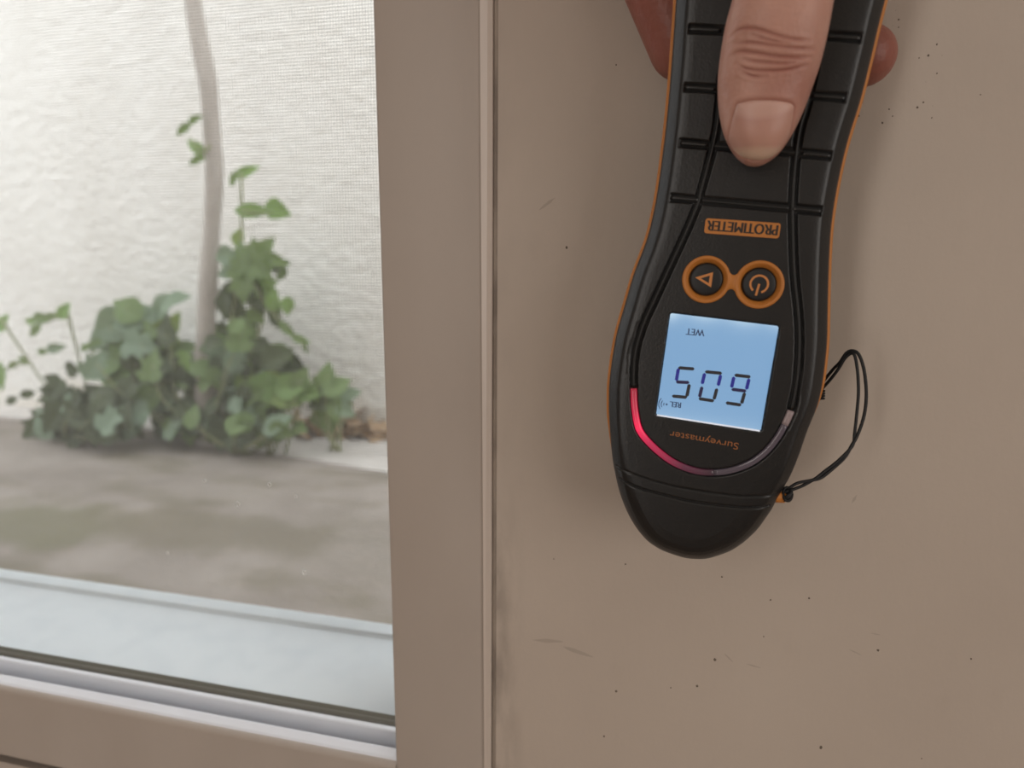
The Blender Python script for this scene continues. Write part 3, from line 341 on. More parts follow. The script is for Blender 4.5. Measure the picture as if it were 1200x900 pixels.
# small specks and smears on the wall
vs, fs, mi = [], [], []
for (x, z, r) in D['specks']:
    n = 9; a0 = random.random()*6; b0 = len(vs)
    vs += [V(x, -.06, z)]+[V(x+.5*r*(.7+.5*random.random())*math.cos(a0+6.283*i/n), -.01, z+.5*r*(.8+.6*random.random())*math.sin(a0+6.283*i/n)) for i in range(n)]
    fs += [(b0, b0+1+(i+1) % n, b0+1+i) for i in range(n)]; mi += [int(r <= .36)]*n
me = pydata(vs, fs); o = obj('dirt_specks', me, [M_SPECK, M_SMEAR], wf); me.polygons.foreach_set('material_index', mi); o['kind'] = 'stuff'; o['label'] = 'tiny dark dirt specks on the wall'
vs, fs = [], []
for (a, b, wd) in D['smears']:
    a, b = Vector(a), Vector(b); d = (b-a).normalized(); nn = Vector((-d.y, d.x)); N = 7; b0 = len(vs)
    for i in range(N):
        p = a.lerp(b, i/(N-1)); h = .35*wd*math.sin(math.pi*(i+.4)/(N-.2))*(.7+.5*random.random())
        vs += [V((p+nn*h).x, -.02, (p+nn*h).y), V((p-nn*h).x, -.02, (p-nn*h).y)]
    fs += [(b0+2*i, b0+2*i+1, b0+2*i+3, b0+2*i+2) for i in range(N-1)]
o = obj('scuff_marks', pydata(vs, fs), M_SMEAR, wf); o['kind'] = 'stuff'; o['label'] = 'faint grey scuffs on the wall'

# ------------------------------------------------------------------ courtyard
GZ = ZC-.56
g = boxo('ground', (-5.5, T+.03, GZ-.2), (2.5, 1.80, GZ), M_GROUND, kind='structure'); g['label'] = 'stained concrete courtyard ground'
cw = boxo('wall_courtyard', (-5.5, 0, 0), (2.5, .2, 2.5), M_COURT, kind='structure'); cw.location = (0, 1.75, GZ-.02); cw['label'] = 'rough white rendered courtyard wall'
# pale strip of paving along the foot of the wall
bm = bmesh.new(); k = D['kerb']
pl = [(k[4][0]-1.0, 1.76), (k[4][0]-1.0, 1.62), (k[3][0], k[3][1]), (k[2][0], k[2][1]), (k[1][0], k[1][1]), (2.4, k[1][1]-.25), (2.4, 1.76)]
top = [bm.verts.new((x, y, GZ+.006)) for x, y in pl]; bot = [bm.verts.new((x, y, GZ-.02)) for x, y in pl]
bm.faces.new(top)
for i in range(len(pl)): bm.faces.new((top[i], bot[i], bot[(i+1) % len(pl)], top[(i+1) % len(pl)]))
bmesh.ops.recalc_face_normals(bm, faces=bm.faces)
o = obj('paving_strip', bm, M_KERB); o['kind'] = 'structure'; o['label'] = 'paler concrete strip along the courtyard wall'

# ------------------------------------------------------------------ plants
def leaf_mesh(kind):
    """Leaf lying in XZ, stalk end at the origin, tip at +X, unit length; folded along the midrib and curled."""
    n = 9
    if kind == 0: wd = lambda t: .36*math.sin(math.pi*min(1, t**.75))*(1-.15*t)
    elif kind == 2: wd = lambda t: .20*math.sin(math.pi*t**.8)
    else: wd = lambda t: .0
    vs, fs = [], []
    if kind == 1:
        pts = [(0, 0), (-.06, .16), (.04, .34), (.26, .50), (.30, .30), (.44, .30), (.66, .42), (.64, .22), (.76, .17), (1, 0)]
        mid = [(0, 0), (.04, 0), (.12, 0), (.24, 0), (.32, 0), (.44, 0), (.58, 0), (.66, 0), (.78, 0), (1, 0)]
    else:
        pts = [(i/n, wd(i/n)) for i in range(n+1)]; mid = [(i/n, 0) for i in range(n+1)]
    for s in (1, -1):
        b = len(vs)
        for (mx, _), (x, z) in zip(mid, pts):
            vs.append((mx, .10*mx*mx, 0)); vs.append((x, -.22*z+.10*x*x+.02*math.sin(9*x), s*z))
        for i in range(len(mid)-1):
            q = (b+2*i, b+2*i+2, b+2*i+3, b+2*i+1); fs.append(q if s > 0 else q[::-1])
    return pydata(vs, fs)
LM = {}
def leaf(parent, x, y, z, s, ang, typ, colr, name='leaf', tilt=1.0):
    key = (typ, colr)
    if key not in LM:
        me = leaf_mesh(typ); me.materials.append(LEAF[colr]); me.polygons.foreach_set('use_smooth', [True]*len(me.polygons)); LM[key] = me
    o = bpy.data.objects.new(name, LM[key]); COL.objects.link(o)
    a = math.radians(ang)
    R = Euler((tilt*random.uniform(-.75, .15), 0, tilt*random.uniform(-.5, .5))).to_matrix() @ Matrix.Rotation(-a, 3, 'Y')
    c = Vector((x, y, z+ZC)) - R @ Vector((s*.5, 0, 0))
    o.matrix_world = Matrix.Translation(c-parent.location) @ R.to_4x4() @ Matrix.Scale(s, 4)
    o.parent = parent; return o
PL = {'sapling': ('sapling', 'slender sapling with bare grey trunk and leafy side shoots against white wall', 'sapling'),
      'bluish': ('broadleaf_weed', 'weed with large pale bluish leaves left of the sapling trunk', 'weed'),
      'central': ('bushy_weed', 'bushy dark green weed clump around the foot of the sapling', 'weed'),
      'light': ('leafy_weed', 'bright yellow-green weed right of the sapling foot', 'weed'),
      'dark': ('spreading_weed', 'dark weed spreading onto the concrete below the pale bluish weed', 'weed'),
      'low': ('creeping_weed', 'low grey-green creeping weed along the edge of the concrete strip', 'weed'),
      'right': ('small_weed', 'small green weed by the dry leaves, nearest the window frame', 'weed'),
      'sprigA': ('thin_weed', 'thin leaning weed stem cut by the left edge of the photo', 'weed'),
      'sprigB': ('thin_weed', 'thin upright weed stem between the leaning stem and the pale bluish weed', 'weed')}
BASE = {'sapling': (-1.36, 1.5), 'bluish': (-1.62, 1.52), 'central': (-1.36, 1.55), 'light': (-1.12, 1.46), 'dark': (-1.75, 1.42), 'low': (-1.22, 1.44), 'right': (-.98, 1.52), 'sprigA': (-1.95, 1.47), 'sprigB': (-1.80, 1.49)}
for k, L in D['plants'].items():
    nm, lab, cat = PL[k]; bx, by = BASE[k]
    root = empty(nm, (bx, by, GZ), label=lab, cat=cat)
    if k == 'sapling':
        P = spline([(x, y, z+ZC) for x, y, z in D['trunk']]+[(-1.362, 1.5, GZ-.02)], .04)
        P = np.vstack([np.array([(-1.305, 1.5, ZC+1.15)]), P])
        bm = bmesh.new(); tube(bm, P-np.array([bx, by, GZ]), [(.0225+.0065*max(0, min(1, (ZC+.05-p[2])/.5))+.0012*math.sin(p[2]*23)) for p in P], 14); obj('trunk', bm, M_BARK, root, True)
    st = D['stems'].get(k)
    if not st:                                          # short stems from the base to some of the leaves
        st = [[(bx+random.uniform(-.03, .03), by, GZ-ZC), (bx*.4+l[0]*.6, l[1], (GZ-ZC)*.45+l[2]*.55), l[:3]] for l in L[::3]]
    for s in st:
        P = spline(s, .03)+np.array([0, 0, ZC])-np.array([bx, by, GZ]); bm = bmesh.new(); tube(bm, P, np.linspace(.0042, .002, len(P)), 6); obj('stem', bm, M_STEM, root, True)
    for l in L: leaf(root, *l, tilt=.35 if k in ('sprigA', 'sprigB', 'sapling') else 1.0)
# fallen leaves by the wall
bm = bmesh.new(); lm = leaf_mesh(0)
for x, y, z in D['litter']:
    k0 = len(bm.verts); bm.from_mesh(lm); bm.verts.ensure_lookup_table()
    T_ = Matrix.Translation((x, min(y, 1.71), GZ+random.uniform(.012, .05))) @ Euler((math.radians(90)+random.uniform(-.9, .5), random.uniform(-.5, .5), random.uniform(0, 6.28))).to_matrix().to_4x4() @ Matrix.Scale(random.uniform(.06, .10), 4)
    bmesh.ops.transform(bm, matrix=T_, verts=bm.verts[k0:])
tag(obj('leaf_litter', bm, M_DRY), 'heap of brown dry leaf litter at the foot of the courtyard wall', 'leaf litter', kind='stuff')
x, y, z = D['yleaf']; me = leaf_mesh(0); o = obj('fallen_leaf', me, M_YLEAF); o.location = (x, y, GZ+.012); o.rotation_euler = (math.radians(75), 0, .4); o.scale = [.075]*3
tag(o, 'single yellow fallen leaf on the concrete below the dark weeds', 'leaf')

# ------------------------------------------------------------------ moisture meter
org = D['origin']; TH = math.radians(5.6)
meter = empty('moisture_meter', V(*org), (0, TH, 0), label='black and orange handheld moisture meter held upside down against the wall, display lit', cat='moisture meter')
Lp, Rp = np.array(D['left']), np.array(D['right'])
Rp = np.vstack([Rp, Lp[-1:]]); Lp = Lp[:-1]
ZTIP, ZEND = min(Lp[:, 1].min(), Rp[:, 1].min())-.12, 128.0
def edge_fn(P, tipx, top):
    o = np.argsort(P[:, 1]); q = np.sqrt(np.maximum(P[o, 1]-ZTIP, 0)); x = P[o, 0]
    k_ = q > .3; q, x = np.r_[0, q[k_], math.sqrt(125-ZTIP)], np.r_[tipx, x[k_], top]
    qq = np.linspace(0, q[-1], 600); xx = np.interp(qq, q, x)
    ker = np.hanning(31); ker /= ker.sum(); pad = np.r_[2*xx[0]-xx[15:0:-1], xx, 2*xx[-1]-xx[-2:-17:-1]]
    return qq, np.convolve(pad, ker, 'valid')
qL, fL = edge_fn(Lp, -.6, -26.5); qR, fR = edge_fn(Rp, -.6, 28.0)
def edges(z):
    q = np.sqrt(np.maximum(np.minimum(z, 124.9)-ZTIP, 0)); l, r = np.interp(q, qL, fL), np.interp(q, qR, fR)
    e = np.clip((z-(ZEND-16))/16, 0, 1); s = np.sqrt(np.maximum(1-e*e, 0)); c = (l+r)/2; return c+(l-c)*s, c+(r-c)*s
PROF = ([0, .15, .4, 1.0, 2.0, 2.8, 3.1, 3.6, 4.2, 5.6, 10, 16, 40], [0, 1.3, 2.0, 2.75, 3.80, 4.60, 4.85, 5.06, 5.18, 5.3, 5.38, 5.44, 5.5])
PROFN = ([0, .6, 1.4, 2.6, 4, 5.5, 8, 16, 40], [0, 1.15, 2.25, 3.5, 4.5, 5.05, 5.35, 5.45, 5.5])
def hs(z):
    a = np.clip((z-ZTIP)/6.5, 0, 1); b = np.clip((ZEND-z)/10, 0, 1); return (1-(1-a)**2)*np.sqrt(1-(1-b)**2)
def front(x, z):
    x, z = np.asarray(x, float), np.asarray(z, float); l, r = edges(z); d = np.minimum(x-l, r-x); h = np.interp(d, *PROF)
    b = np.clip((ZTIP+36-z)/26, 0, 1); b = b*b*(3-2*b); low = b > 0
    if low.any():                                       # rounded nose: true distance to the outline
        zo = ZTIP+np.linspace(0, math.sqrt(44), 46)**2; lo, ro = edges(zo); P = np.vstack([np.c_[lo, zo][:0:-1], np.c_[ro, zo]])
        dt = seg_dist(x[low], z[low], P)*(d[low] > 1e-4); h = np.array(h); h[low] = h[low]*(1-b[low])+b[low]*np.interp(dt, *PROFN)
    e = np.clip((ZEND-z)/10, 0, 1); return h*np.sqrt(1-(1-e)**2)
def seg_dist(x, z, P):
    best = np.full(x.shape, 1e9)
    for a, b in zip(P[:-1], P[1:]):
        a, b = np.array(a), np.array(b); ab = b-a; t = np.clip(((x-a[0])*ab[0]+(z-a[1])*ab[1])/(ab@ab), 0, 1)
        best = np.minimum(best, np.hypot(x-a[0]-t*ab[0], z-a[1]-t*ab[1]))
    return best
sm = lambda P, s=1.2: spline(P, s)
chL, chR, guide, s1, s2 = sm(D['chL']), sm(D['chR']), sm(D['guide']), sm(D['seam1'], 3), sm(D['seam2'], 3)
LC = (-.42, -.20); LH = (14.35, 14.6)
bL, bR = np.array(D['btnL']), np.array(D['btnR'])
def carve(x, z):
    c = np.zeros(x.shape)
    g = lambda d, w, dep, e=.22: dep*np.clip((w+e-d)/e, 0, 1)
    for P in (chL, chR, guide): c = np.maximum(c, g(seg_dist(x, z, P), 1.0, .9))
    for B in D['bars']:
        a_, b_ = np.array(B[0]), np.array(B[1]); L_ = np.linalg.norm(b_-a_); t_ = (b_-a_)/L_; al_ = (x-a_[0])*t_[0]+(z-a_[1])*t_[1]; pe_ = np.abs((z-a_[1])*t_[0]-(x-a_[0])*t_[1])
        c = np.maximum(c, g(np.maximum(pe_, np.abs(al_-L_/2)-L_/2+1.0), 1.0, .8))
    c = np.maximum(c, g(seg_dist(x, z, s1), .10, .45)); c = np.maximum(c, g(seg_dist(x, z, s2), .18, .6))
    for b in (bL, bR): c = np.maximum(c, g(np.hypot(x-b[0], z-b[1]), 5.0, 1.6))
    dx, dz = np.abs(x-LC[0])-LH[0]+.8, np.abs(z-LC[1])-LH[1]+.8
    c = np.maximum(c, g(np.hypot(np.maximum(dx, 0), np.maximum(dz, 0)), .8, 1.35)); return c
def shell(rows, cols_e, ncore, yfun):
    E = np.array(cols_e); ys = []; X, Z = [], []
    l, r = edges(rows); k = np.minimum(1, (r-l)/2/9); core = np.linspace(0, 1, ncore)
    w5 = E[-1]*k
    inn = (l+w5)[:, None]+(r-l-2*w5)[:, None]*core[None, 1:-1]
    X = np.hstack([l[:, None]+E[None]*k[:, None], inn, (r[:, None]-E[None, ::-1]*k[:, None])]); Z = np.repeat(rows[:, None], X.shape[1], 1)
    return X, yfun(X, Z), Z
def grid_mesh(X, Y, Z, keepf=None, flip=False):
    nr, nc = X.shape; vs = np.stack([X, Y, Z], -1).reshape(-1, 3)/1000
    i = np.arange(nr-1)[:, None]*nc+np.arange(nc-1)[None]; f = np.stack([i, i+1, i+nc+1, i+nc], -1).reshape(-1, 4)
    if flip: f = f[:, ::-1]
    if keepf is not None:
        f = f[keepf.reshape(-1)]; u, inv = np.unique(f, return_inverse=True); vs = vs[u]; f = inv.reshape(-1, 4)
    me = bpy.data.meshes.new('m'); me.vertices.add(len(vs)); me.vertices.foreach_set('co', vs.ravel()); me.loops.add(f.size); me.loops.foreach_set('vertex_index', f.ravel().astype(np.int32))
    me.polygons.add(len(f)); me.polygons.foreach_set('loop_start', np.arange(len(f), dtype=np.int32)*4); me.update(calc_edges=True); me.validate(); return me
rows = np.r_[ZTIP+np.linspace(0, math.sqrt(10), 60)**2, np.arange(ZTIP+10.28, ZEND-6, .28), ZEND-np.linspace(math.sqrt(6), 0, 24)**2]
E = [0, .08, .15, .3, .45, .6, .9, 1.2, 1.6, 2.0, 2.35, 2.7, 2.9, 3.1, 3.35, 3.6, 3.9, 4.2, 4.8, 5.6]
X, Y, Z = shell(rows, E, 170, lambda x, z: -(front(x, z)-carve(x, z)*(front(x, z) > 3)))
xc, zc = (X[:-1, :-1]+X[1:, 1:])/2, (Z[:-1, :-1]+Z[1:, 1:])/2
nose = zc < np.interp(xc, s2[:, 0], s2[:, 1])
obj('housing', grid_mesh(X, Y, Z, ~nose), M_RUB, meter, True)
obj('nose_cap', grid_mesh(X, Y, Z, nose), M_RUB, meter, True)
def back_y(x, z):
    l, r = edges(z); k = np.maximum(np.minimum(1, (r-l)/2/9), .02); d = np.minimum(x-l, r-x)/k
    head = np.clip((30-z)/55, 0, 1); head = head*head*(3-2*head); dep = 12.6+head*17.6
    return np.interp(d, [0, .4, 2, 4.5, 8, 40], [0, .35, .75, .93, 1, 1])*dep*hs(z)
rb = np.r_[ZTIP+np.linspace(0, math.sqrt(10), 16)**2, np.linspace(ZTIP+11, ZEND-6, 90), ZEND-np.linspace(math.sqrt(5.5), 0, 10)**2]
X2, Y2, Z2 = shell(rb, [0, .2, .4, 1, 2, 3.2, 4.5, 6], 14, back_y)
obj('back_shell', grid_mesh(X2, Y2, Z2, None, True), M_RUB, meter, True)
bm = bmesh.new()                                        # orange rim showing along both flanks
for side, z0 in ((0, -32.0), (1, -13.5)):
    zz = np.arange(z0, ZEND-9, 1.5); e = edges(zz)[side]; s = -1 if side == 0 else 1
    wdt = .66*np.clip((zz-z0)/14, .05, 1)
    tube(bm, [((x+s*(.15*q-.22))/1000, .0, z/1000) for x, z, q in zip(e, zz, wdt)], wdt/1000*1.25, 8)
obj('orange_rim', bm, M_ORANGE, meter, True)
# strips that follow the face
def strip(P, w, hgt, base, m, name, glow=None, crown=.0, taper=None, flat=False):
    P = np.array(P); t = np.gradient(P, axis=0); t /= np.linalg.norm(t, axis=1)[:, None]; nrm = np.stack([-t[:, 1], t[:, 0]], 1)
    offs = [(-w/2, base), (-w/2, hgt-.12*w), (-w/2*.72, hgt+crown*.7), (0, hgt+crown), (w/2*.72, hgt+crown*.7), (w/2, hgt-.12*w), (w/2, base)]
    fy = front(P[:, 0], P[:, 1]); vs = []; fs = []; n = len(offs)
    for i in range(len(P)):
        for o_, h_ in offs:
            q = P[i]+nrm[i]*o_; vs.append((q[0]/1000, -(fy[i]+h_)/1000, q[1]/1000))
    for i in range(len(P)-1):
        for k in range(n-1): fs.append((i*n+k, i*n+k+1, (i+1)*n+k+1, (i+1)*n+k))
    fs += [tuple(range(n)), tuple(range((len(P)-1)*n, len(P)*n))[::-1]]
    bm = bmesh.new(); bm.from_mesh(pydata(vs, fs)); bmesh.ops.recalc_face_normals(bm, faces=bm.faces); o = obj(name, bm, m, meter, True)
    if glow is not None:
        a = o.data.attributes.new('glow', 'FLOAT', 'POINT'); a.data.foreach_set('value', np.repeat(np.asarray(glow, np.float32), n))
    return o
for P in (chL, chR):
    strip(P, 1.95, -.78, -1.2, M_SLOT, 'channel_bed'); strip(P, .75, -.18, -1.2, M_RIB, 'channel_strip', crown=.06)
for P, w_ in ((s1, .26), (s2, .5)): strip(P[2:-2], w_, -.28, -.9, M_SLOT, 'seam_line')
for B in D['bars']:
    P = spline([B[0], [(B[0][0]+B[1][0])/2, (B[0][1]+B[1][1])/2], B[1]], .8)
    strip(P, 1.95, -.7, -1.2, M_SLOT, 'groove_bed')
    n3 = max(3, int(len(P)*.22))
    strip(P[:n3], .9, -.12, -1.2, M_RUB, 'grip_rib', crown=.03); strip(P[-n3:], .9, -.12, -1.2, M_RUB, 'grip_rib', crown=.03)
    strip(P[n3:-n3], .8, -.3, -1.2, M_RIB, 'grip_rib', crown=.04)
# light guide round the foot of the display: lit red at one end, clear towards the other
n = len(guide); cut = int(n*.56)
s = np.linspace(0, 1, n); red = np.clip(s/.56, 0, 1)
strip(guide[:cut+1], 1.75, -.12, -1.2, M_LED, 'light_guide_lit', glow=red[:cut+1], crown=.12)['label'] = 'light guide glowing red'
strip(guide[cut:-4], 1.75, -.12, -1.2, M_CLEAR, 'light_guide_clear', crown=.12)['label'] = 'unlit clear light guide'
strip(guide[-5:], 1.85, -.10, -1.2, M_GUIDEEND, 'light_guide_end')
# text on the face: local x runs right in the picture, so inverted writing runs towards -x
def text_mesh(body, bold=0.0):
    cu = bpy.data.curves.new('t', 'FONT'); cu.body = body; cu.size = 1; cu.offset = bold; cu.resolution_u = 4; cu.extrude = 0.0
    o = bpy.data.objects.new('t', cu); COL.objects.link(o); dg = bpy.context.evaluated_depsgraph_get(); me = bpy.data.meshes.new_from_object(o.evaluated_get(dg))
    bpy.data.objects.remove(o); return me
def face_text(body, p0, p1, h, m, name, parent, yoff, bold=0.0, flaty=None):
    """Cap height h mm, from p0 (start of reading) to p1 along the baseline, inverted."""
    me = text_mesh(body); co = np.zeros(len(me.vertices)*3); me.vertices.foreach_get('co', co); co = co.reshape(-1, 3)
    x0, x1 = co[:, 0].min(), co[:, 0].max(); cap = .72
    sx_ = [0] if not bold else [-bold, 0, bold]
    p0, p1 = np.array(p0), np.array(p1); d = p1-p0; L = np.linalg.norm(d); d /= L; u = np.array([-d[1], d[0]])
    q = p0+(co[:, :1]-x0)/(x1-x0)*L*d+co[:, 1:2]/cap*h*u
    y = -(front(q[:, 0], q[:, 1])+yoff) if flaty is None else np.full(len(q), flaty)
    V3 = np.stack([q[:, 0], y, q[:, 1]], 1)/1000
    me.vertices.foreach_set('co', V3.ravel()); me.update(); bm = bmesh.new()
    for i, sh in enumerate(sx_):
        k0 = len(bm.verts); bm.from_mesh(me); bm.verts.ensure_lookup_table()
        for v in bm.verts[k0:]: v.co.x += sh*d[0]/1000; v.co.z += sh*d[1]/1000; v.co.y -= i*.000004
    return obj(name, bm, m, parent)
# brand plate
pc = np.array(D['plate']); c0 = pc.mean(0); ang = math.atan2(pc[1][1]-pc[0][1], pc[1][0]-pc[0][0]); hw, hh = 9.5, 1.95
ux, uz = np.array([math.cos(ang), math.sin(ang)]), np.array([-math.sin(ang), math.cos(ang)])
bm = bmesh.new(); yf = float(front(c0[0], c0[1]))
box(bm, (-hw/1000, -(yf+.28)/1000, -hh/1000), (hw/1000, -(yf-.4)/1000, hh/1000)); 
es = [e for e in bm.edges if abs(e.verts[0].co.y-e.verts[1].co.y) > 1e-6]; bmesh.ops.bevel(bm, geom=es, offset=.0007, segments=4, affect='EDGES', profile=.5)
bmesh.ops.transform(bm, matrix=Matrix.Translation((c0[0]/1000, 0, c0[1]/1000)) @ Matrix.Rotation(-ang, 4, 'Y'), verts=bm.verts); bmesh.ops.recalc_face_normals(bm, faces=bm.faces)
plate = obj('brand_plate', bm, M_ORANGE, meter); plate['label'] = 'orange name plate with dark lettering'
face_text('PROTIMETER', c0+ux*8.9+uz*1.40, c0-ux*8.9+uz*1.40, 2.75, M_INK, 'lettering', plate, .31, .14, flaty=-(yf+.31))
# buttons
NB = 48
def disc_profile(prof, cx, cz, yf):
    vs, fs = [], []
    for r, h in prof:
        for k in range(NB): a = 2*math.pi*k/NB; vs.append(((cx+r*math.cos(a))/1000, -(yf+h)/1000, (cz+r*math.sin(a))/1000))
    for i in range(len(prof)-1):
        for k in range(NB): fs.append((i*NB+k, i*NB+(k+1) % NB, (i+1)*NB+(k+1) % NB, (i+1)*NB+k))
    return vs, fs
bm = bmesh.new()
for b in (bL, bR):
    yf = float(front(b[0], b[1])); bm.from_mesh(pydata(*disc_profile([(6.35, -.4), (6.35, .25), (6.2, .42), (5.9, .5), (5.6, .48), (5.35, .3), (4.75, -.65), (4.45, -.9), (4.4, -1.6)], b[0], b[1], yf)))
yf = float(front(.3, 24.6))
nn = 14; vs = []
for i in range(nn+1):
    t = i/nn; x = bL[0]+5.5+(bR[0]-bL[0]-11.0)*t; w_ = 1.9+1.1*abs(2*t-1)**2.2
    for h, ww in ((-.4, w_), (.25, w_), (.45, w_-.22), (.45, -w_+.22), (.25, -w_), (-.4, -w_)): vs.append((x/1000, -(yf+h)/1000, (24.63+ww)/1000))
bm.from_mesh(pydata(vs, [(i*6+k, i*6+k+1, i*6+k+7, i*6+k+6) for i in range(nn) for k in range(5)]))
bmesh.ops.recalc_face_normals(bm, faces=bm.faces); obj('button_surround', bm, M_ORANGE, meter, True)
def button(b, icon_v, icon_f, lab):
    yf = float(front(b[0], b[1])); vs, fs = disc_profile([(4.4, -1.6), (4.35, -.5), (4.15, -.22), (3.7, -.08), (2.5, .02), (.02, .05)], b[0], b[1], yf)
    bm = bmesh.new(); bm.from_mesh(pydata(vs, fs)); bmesh.ops.recalc_face_normals(bm, faces=bm.faces)
    o = obj('button', bm, M_BTN, meter, True); o['label'] = lab
    obj('button_icon', pydata([(x/1000, -(yf+.10)/1000, z/1000) for x, z in icon_v], icon_f), M_ICON, o)
tri = np.array(D['tri']); tc_ = tri.mean(0); inner = tc_+(tri-tc_)*.56; tri = tc_+(tri-tc_)*1.12
button(bL, list(tri)+list(inner), [(0, 1, 4, 3), (1, 2, 5, 4), (2, 0, 3, 5)], 'round button with triangle symbol')
iv, jf = [], []; gap = math.radians(-97); c2 = bR+np.array([0, .15])
for i in range(33):
    a = gap+.50+(2*math.pi-1.0)*i/32
    for r in (1.95, 2.5): iv.append(c2+r*np.array([math.cos(a), math.sin(a)]))
jf = [(2*i, 2*i+1, 2*i+3, 2*i+2) for i in range(32)]
d = np.array([math.cos(gap), math.sin(gap)]); nrm = np.array([-d[1], d[0]])*.29; k0 = len(iv)
iv += [c2-d*.05-nrm, c2-d*.05+nrm, c2+d*3.1+nrm, c2+d*3.1-nrm]; jf.append((k0, k0+1, k0+2, k0+3))
button(bR, iv, jf, 'round button with power symbol')
# display
YP = -(float(front(0, 0))-1.15)
xs = np.linspace(LC[0]-LH[0]+.05, LC[0]+LH[0]-.05, 41); zs = np.linspace(LC[1]-LH[1]+.05, LC[1]+LH[1]-.05, 41); GX, GZ2 = np.meshgrid(xs, zs)
me = grid_mesh(GX, np.full(GX.shape, YP), GZ2); disp = obj('display', me, M_LCD, meter); disp['label'] = 'pale blue backlit display'
tz = (GZ2-LC[1])/LH[1]; tx = (GX-LC[0])/LH[0]
gl = .55*np.exp(-((1-tz)/.10))*(.55+.45*np.cos(tx*4.2+1.6)**2)+.18*np.exp(-((1+tz)/.14))+.35*np.exp(-((tx+1)**2+(tz-1)**2)/.03)
a = disp.data.attributes.new('glow', 'FLOAT', 'POINT'); a.data.foreach_set('value', np.clip(gl, 0, 1).ravel().astype(np.float32))
bx0, bx1, bz = LC[0]-LH[0]+.35, LC[0]+LH[0]-.35, LC[1]-LH[1]
o = profile = None
bm = bmesh.new(); pr_ = [(YP-.45, bz+.36), (YP-.55, bz+.34), (YP-1.0, bz+.10), (YP-1.05, bz+.02), (YP-.4, bz+.02)]
vv = [[bm.verts.new((x/1000, y/1000, z/1000)) for y, z in pr_] for x in (bx0, bx1)]
for i in range(5): bm.faces.new((vv[0][i], vv[0][(i+1) % 5], vv[1][(i+1) % 5], vv[1][i]))
bmesh.ops.recalc_face_normals(bm, faces=bm.faces); obj('display_edge', bm, M_LCDEDGE, disp)['label'] = 'lower edge of the display with backlight spill painted in as glow'
def digit(segs, slots):
    vs, fs, mi = [], [], []
    for (p, q), sl in zip(segs, slots):
        p, q = np.array(p), np.array(q); d_ = (q-p)/np.linalg.norm(q-p); nn_ = np.array([-d_[1], d_[0]]); h = .46; b0 = len(vs)
        for pt in (p-d_*.28, p+d_*.12+nn_*h, q-d_*.12+nn_*h, q+d_*.28, q-d_*.12-nn_*h, p+d_*.12-nn_*h): vs.append((pt[0]/1000, (YP-.04)/1000, pt[1]/1000))
        fs.append(tuple(range(b0, b0+6))); mi.append(sl)
    me = pydata(vs, fs); o = obj('digit', me, [M_SEG, M_SEGB, M_SEGN], disp); me.polygons.foreach_set('material_index', mi)
digit(D['d5'], [0, 2, 0, 1, 0]); digit(D['d0'], [0, 0, 1, 1, 2, 0]); digit(D['d9'], [0, 2, 0, 1, 1, 0])
face_text('WET', *D['wet'], 1.85, M_LCDTXT, 'lettering', disp, 0, .06, flaty=YP-.04)
face_text('REL', *D['rel'], 1.65, M_LCDTXT, 'lettering', disp, 0, .06, flaty=YP-.04)
wv = np.array(D['wave']); d = (wv[1]-wv[0])/np.linalg.norm(wv[1]-wv[0]); nrm = np.array([-d[1], d[0]]); vs, fs = [], []
for k in range(10): a = .628*k; vs.append(wv[0]+.27*np.array([math.cos(a), math.sin(a)]))
fs.append(tuple(range(10)))
for r, span in ((.95, .42), (1.65, .60), (2.35, .72)):
    b0 = len(vs)
    for i in range(9):
        a = -span+2*span*i/8
        for rr in (r-.11, r+.11): vs.append(wv[0]-d*.15+(d*math.cos(a)+nrm*math.sin(a))*rr)
    fs += [(b0+2*i, b0+2*i+1, b0+2*i+3, b0+2*i+2) for i in range(8)]
obj('sound_symbol', pydata([(x/1000, (YP-.04)/1000, z/1000) for x, z in vs], fs), M_LCDTXT, disp)
obj('display_window', grid_mesh(GX[::20, ::20], np.full((3, 3), YP-1.1), GZ2[::20, ::20]), M_LENS, meter)
face_text('Surveymaster', *D['sur'], 2.0, M_OPRINT, 'lettering', meter, .03, 0)
# strap lug and cord
bm = bmesh.new(); lx, lz = D['lug']
tube(bm, [((lx-2.5)/1000, .0005, lz/1000), ((lx-1)/1000, .0005, (lz+.1)/1000), ((lx+.6)/1000, .0005, (lz+.1)/1000), ((lx+1.3)/1000, .0005, (lz+.1)/1000)], [.0018, .0017, .0015, .0008], 12); obj('strap_lug', bm, M_ORANGE, meter, True)
RI = Matrix.Rotation(TH, 4, 'Y').inverted() @ Matrix.Translation(-V(*org))
def to_local(P): return [RI @ V(*p) for p in P]
bm = bmesh.new()
for k in ('cordA', 'cordB'): tube(bm, to_local(spline(D[k], .7)), .00046, 8)
a, b = D['coil']; hel = [(a[0]+(b[0]-a[0])*t+.6*math.cos(t*22), a[1]+.6*math.sin(t*22), a[2]+(b[2]-a[2])*t) for t in np.linspace(0, 1, 60)]
tube(bm, to_local(hel), .00034, 6)
cord = obj('wrist_cord', bm, M_CORD, meter, True); cord['label'] = 'thin black looped cord'
e = D['cordA'][-1]; bm = bmesh.new()
for kk in range(3): tube(bm, to_local([(e[0]+.6+(1.3-.2*kk)*math.cos(t)*.9, e[1]-.6+1.5*math.sin(t)*(.5 if kk else 1), e[2]-.3*kk+(1.5 if kk < 2 else .9)*math.sin(t+kk)) for t in np.linspace(0, 6.28, 26)]), .00044, 7)
obj('knot', bm, M_CORD, cord, True)

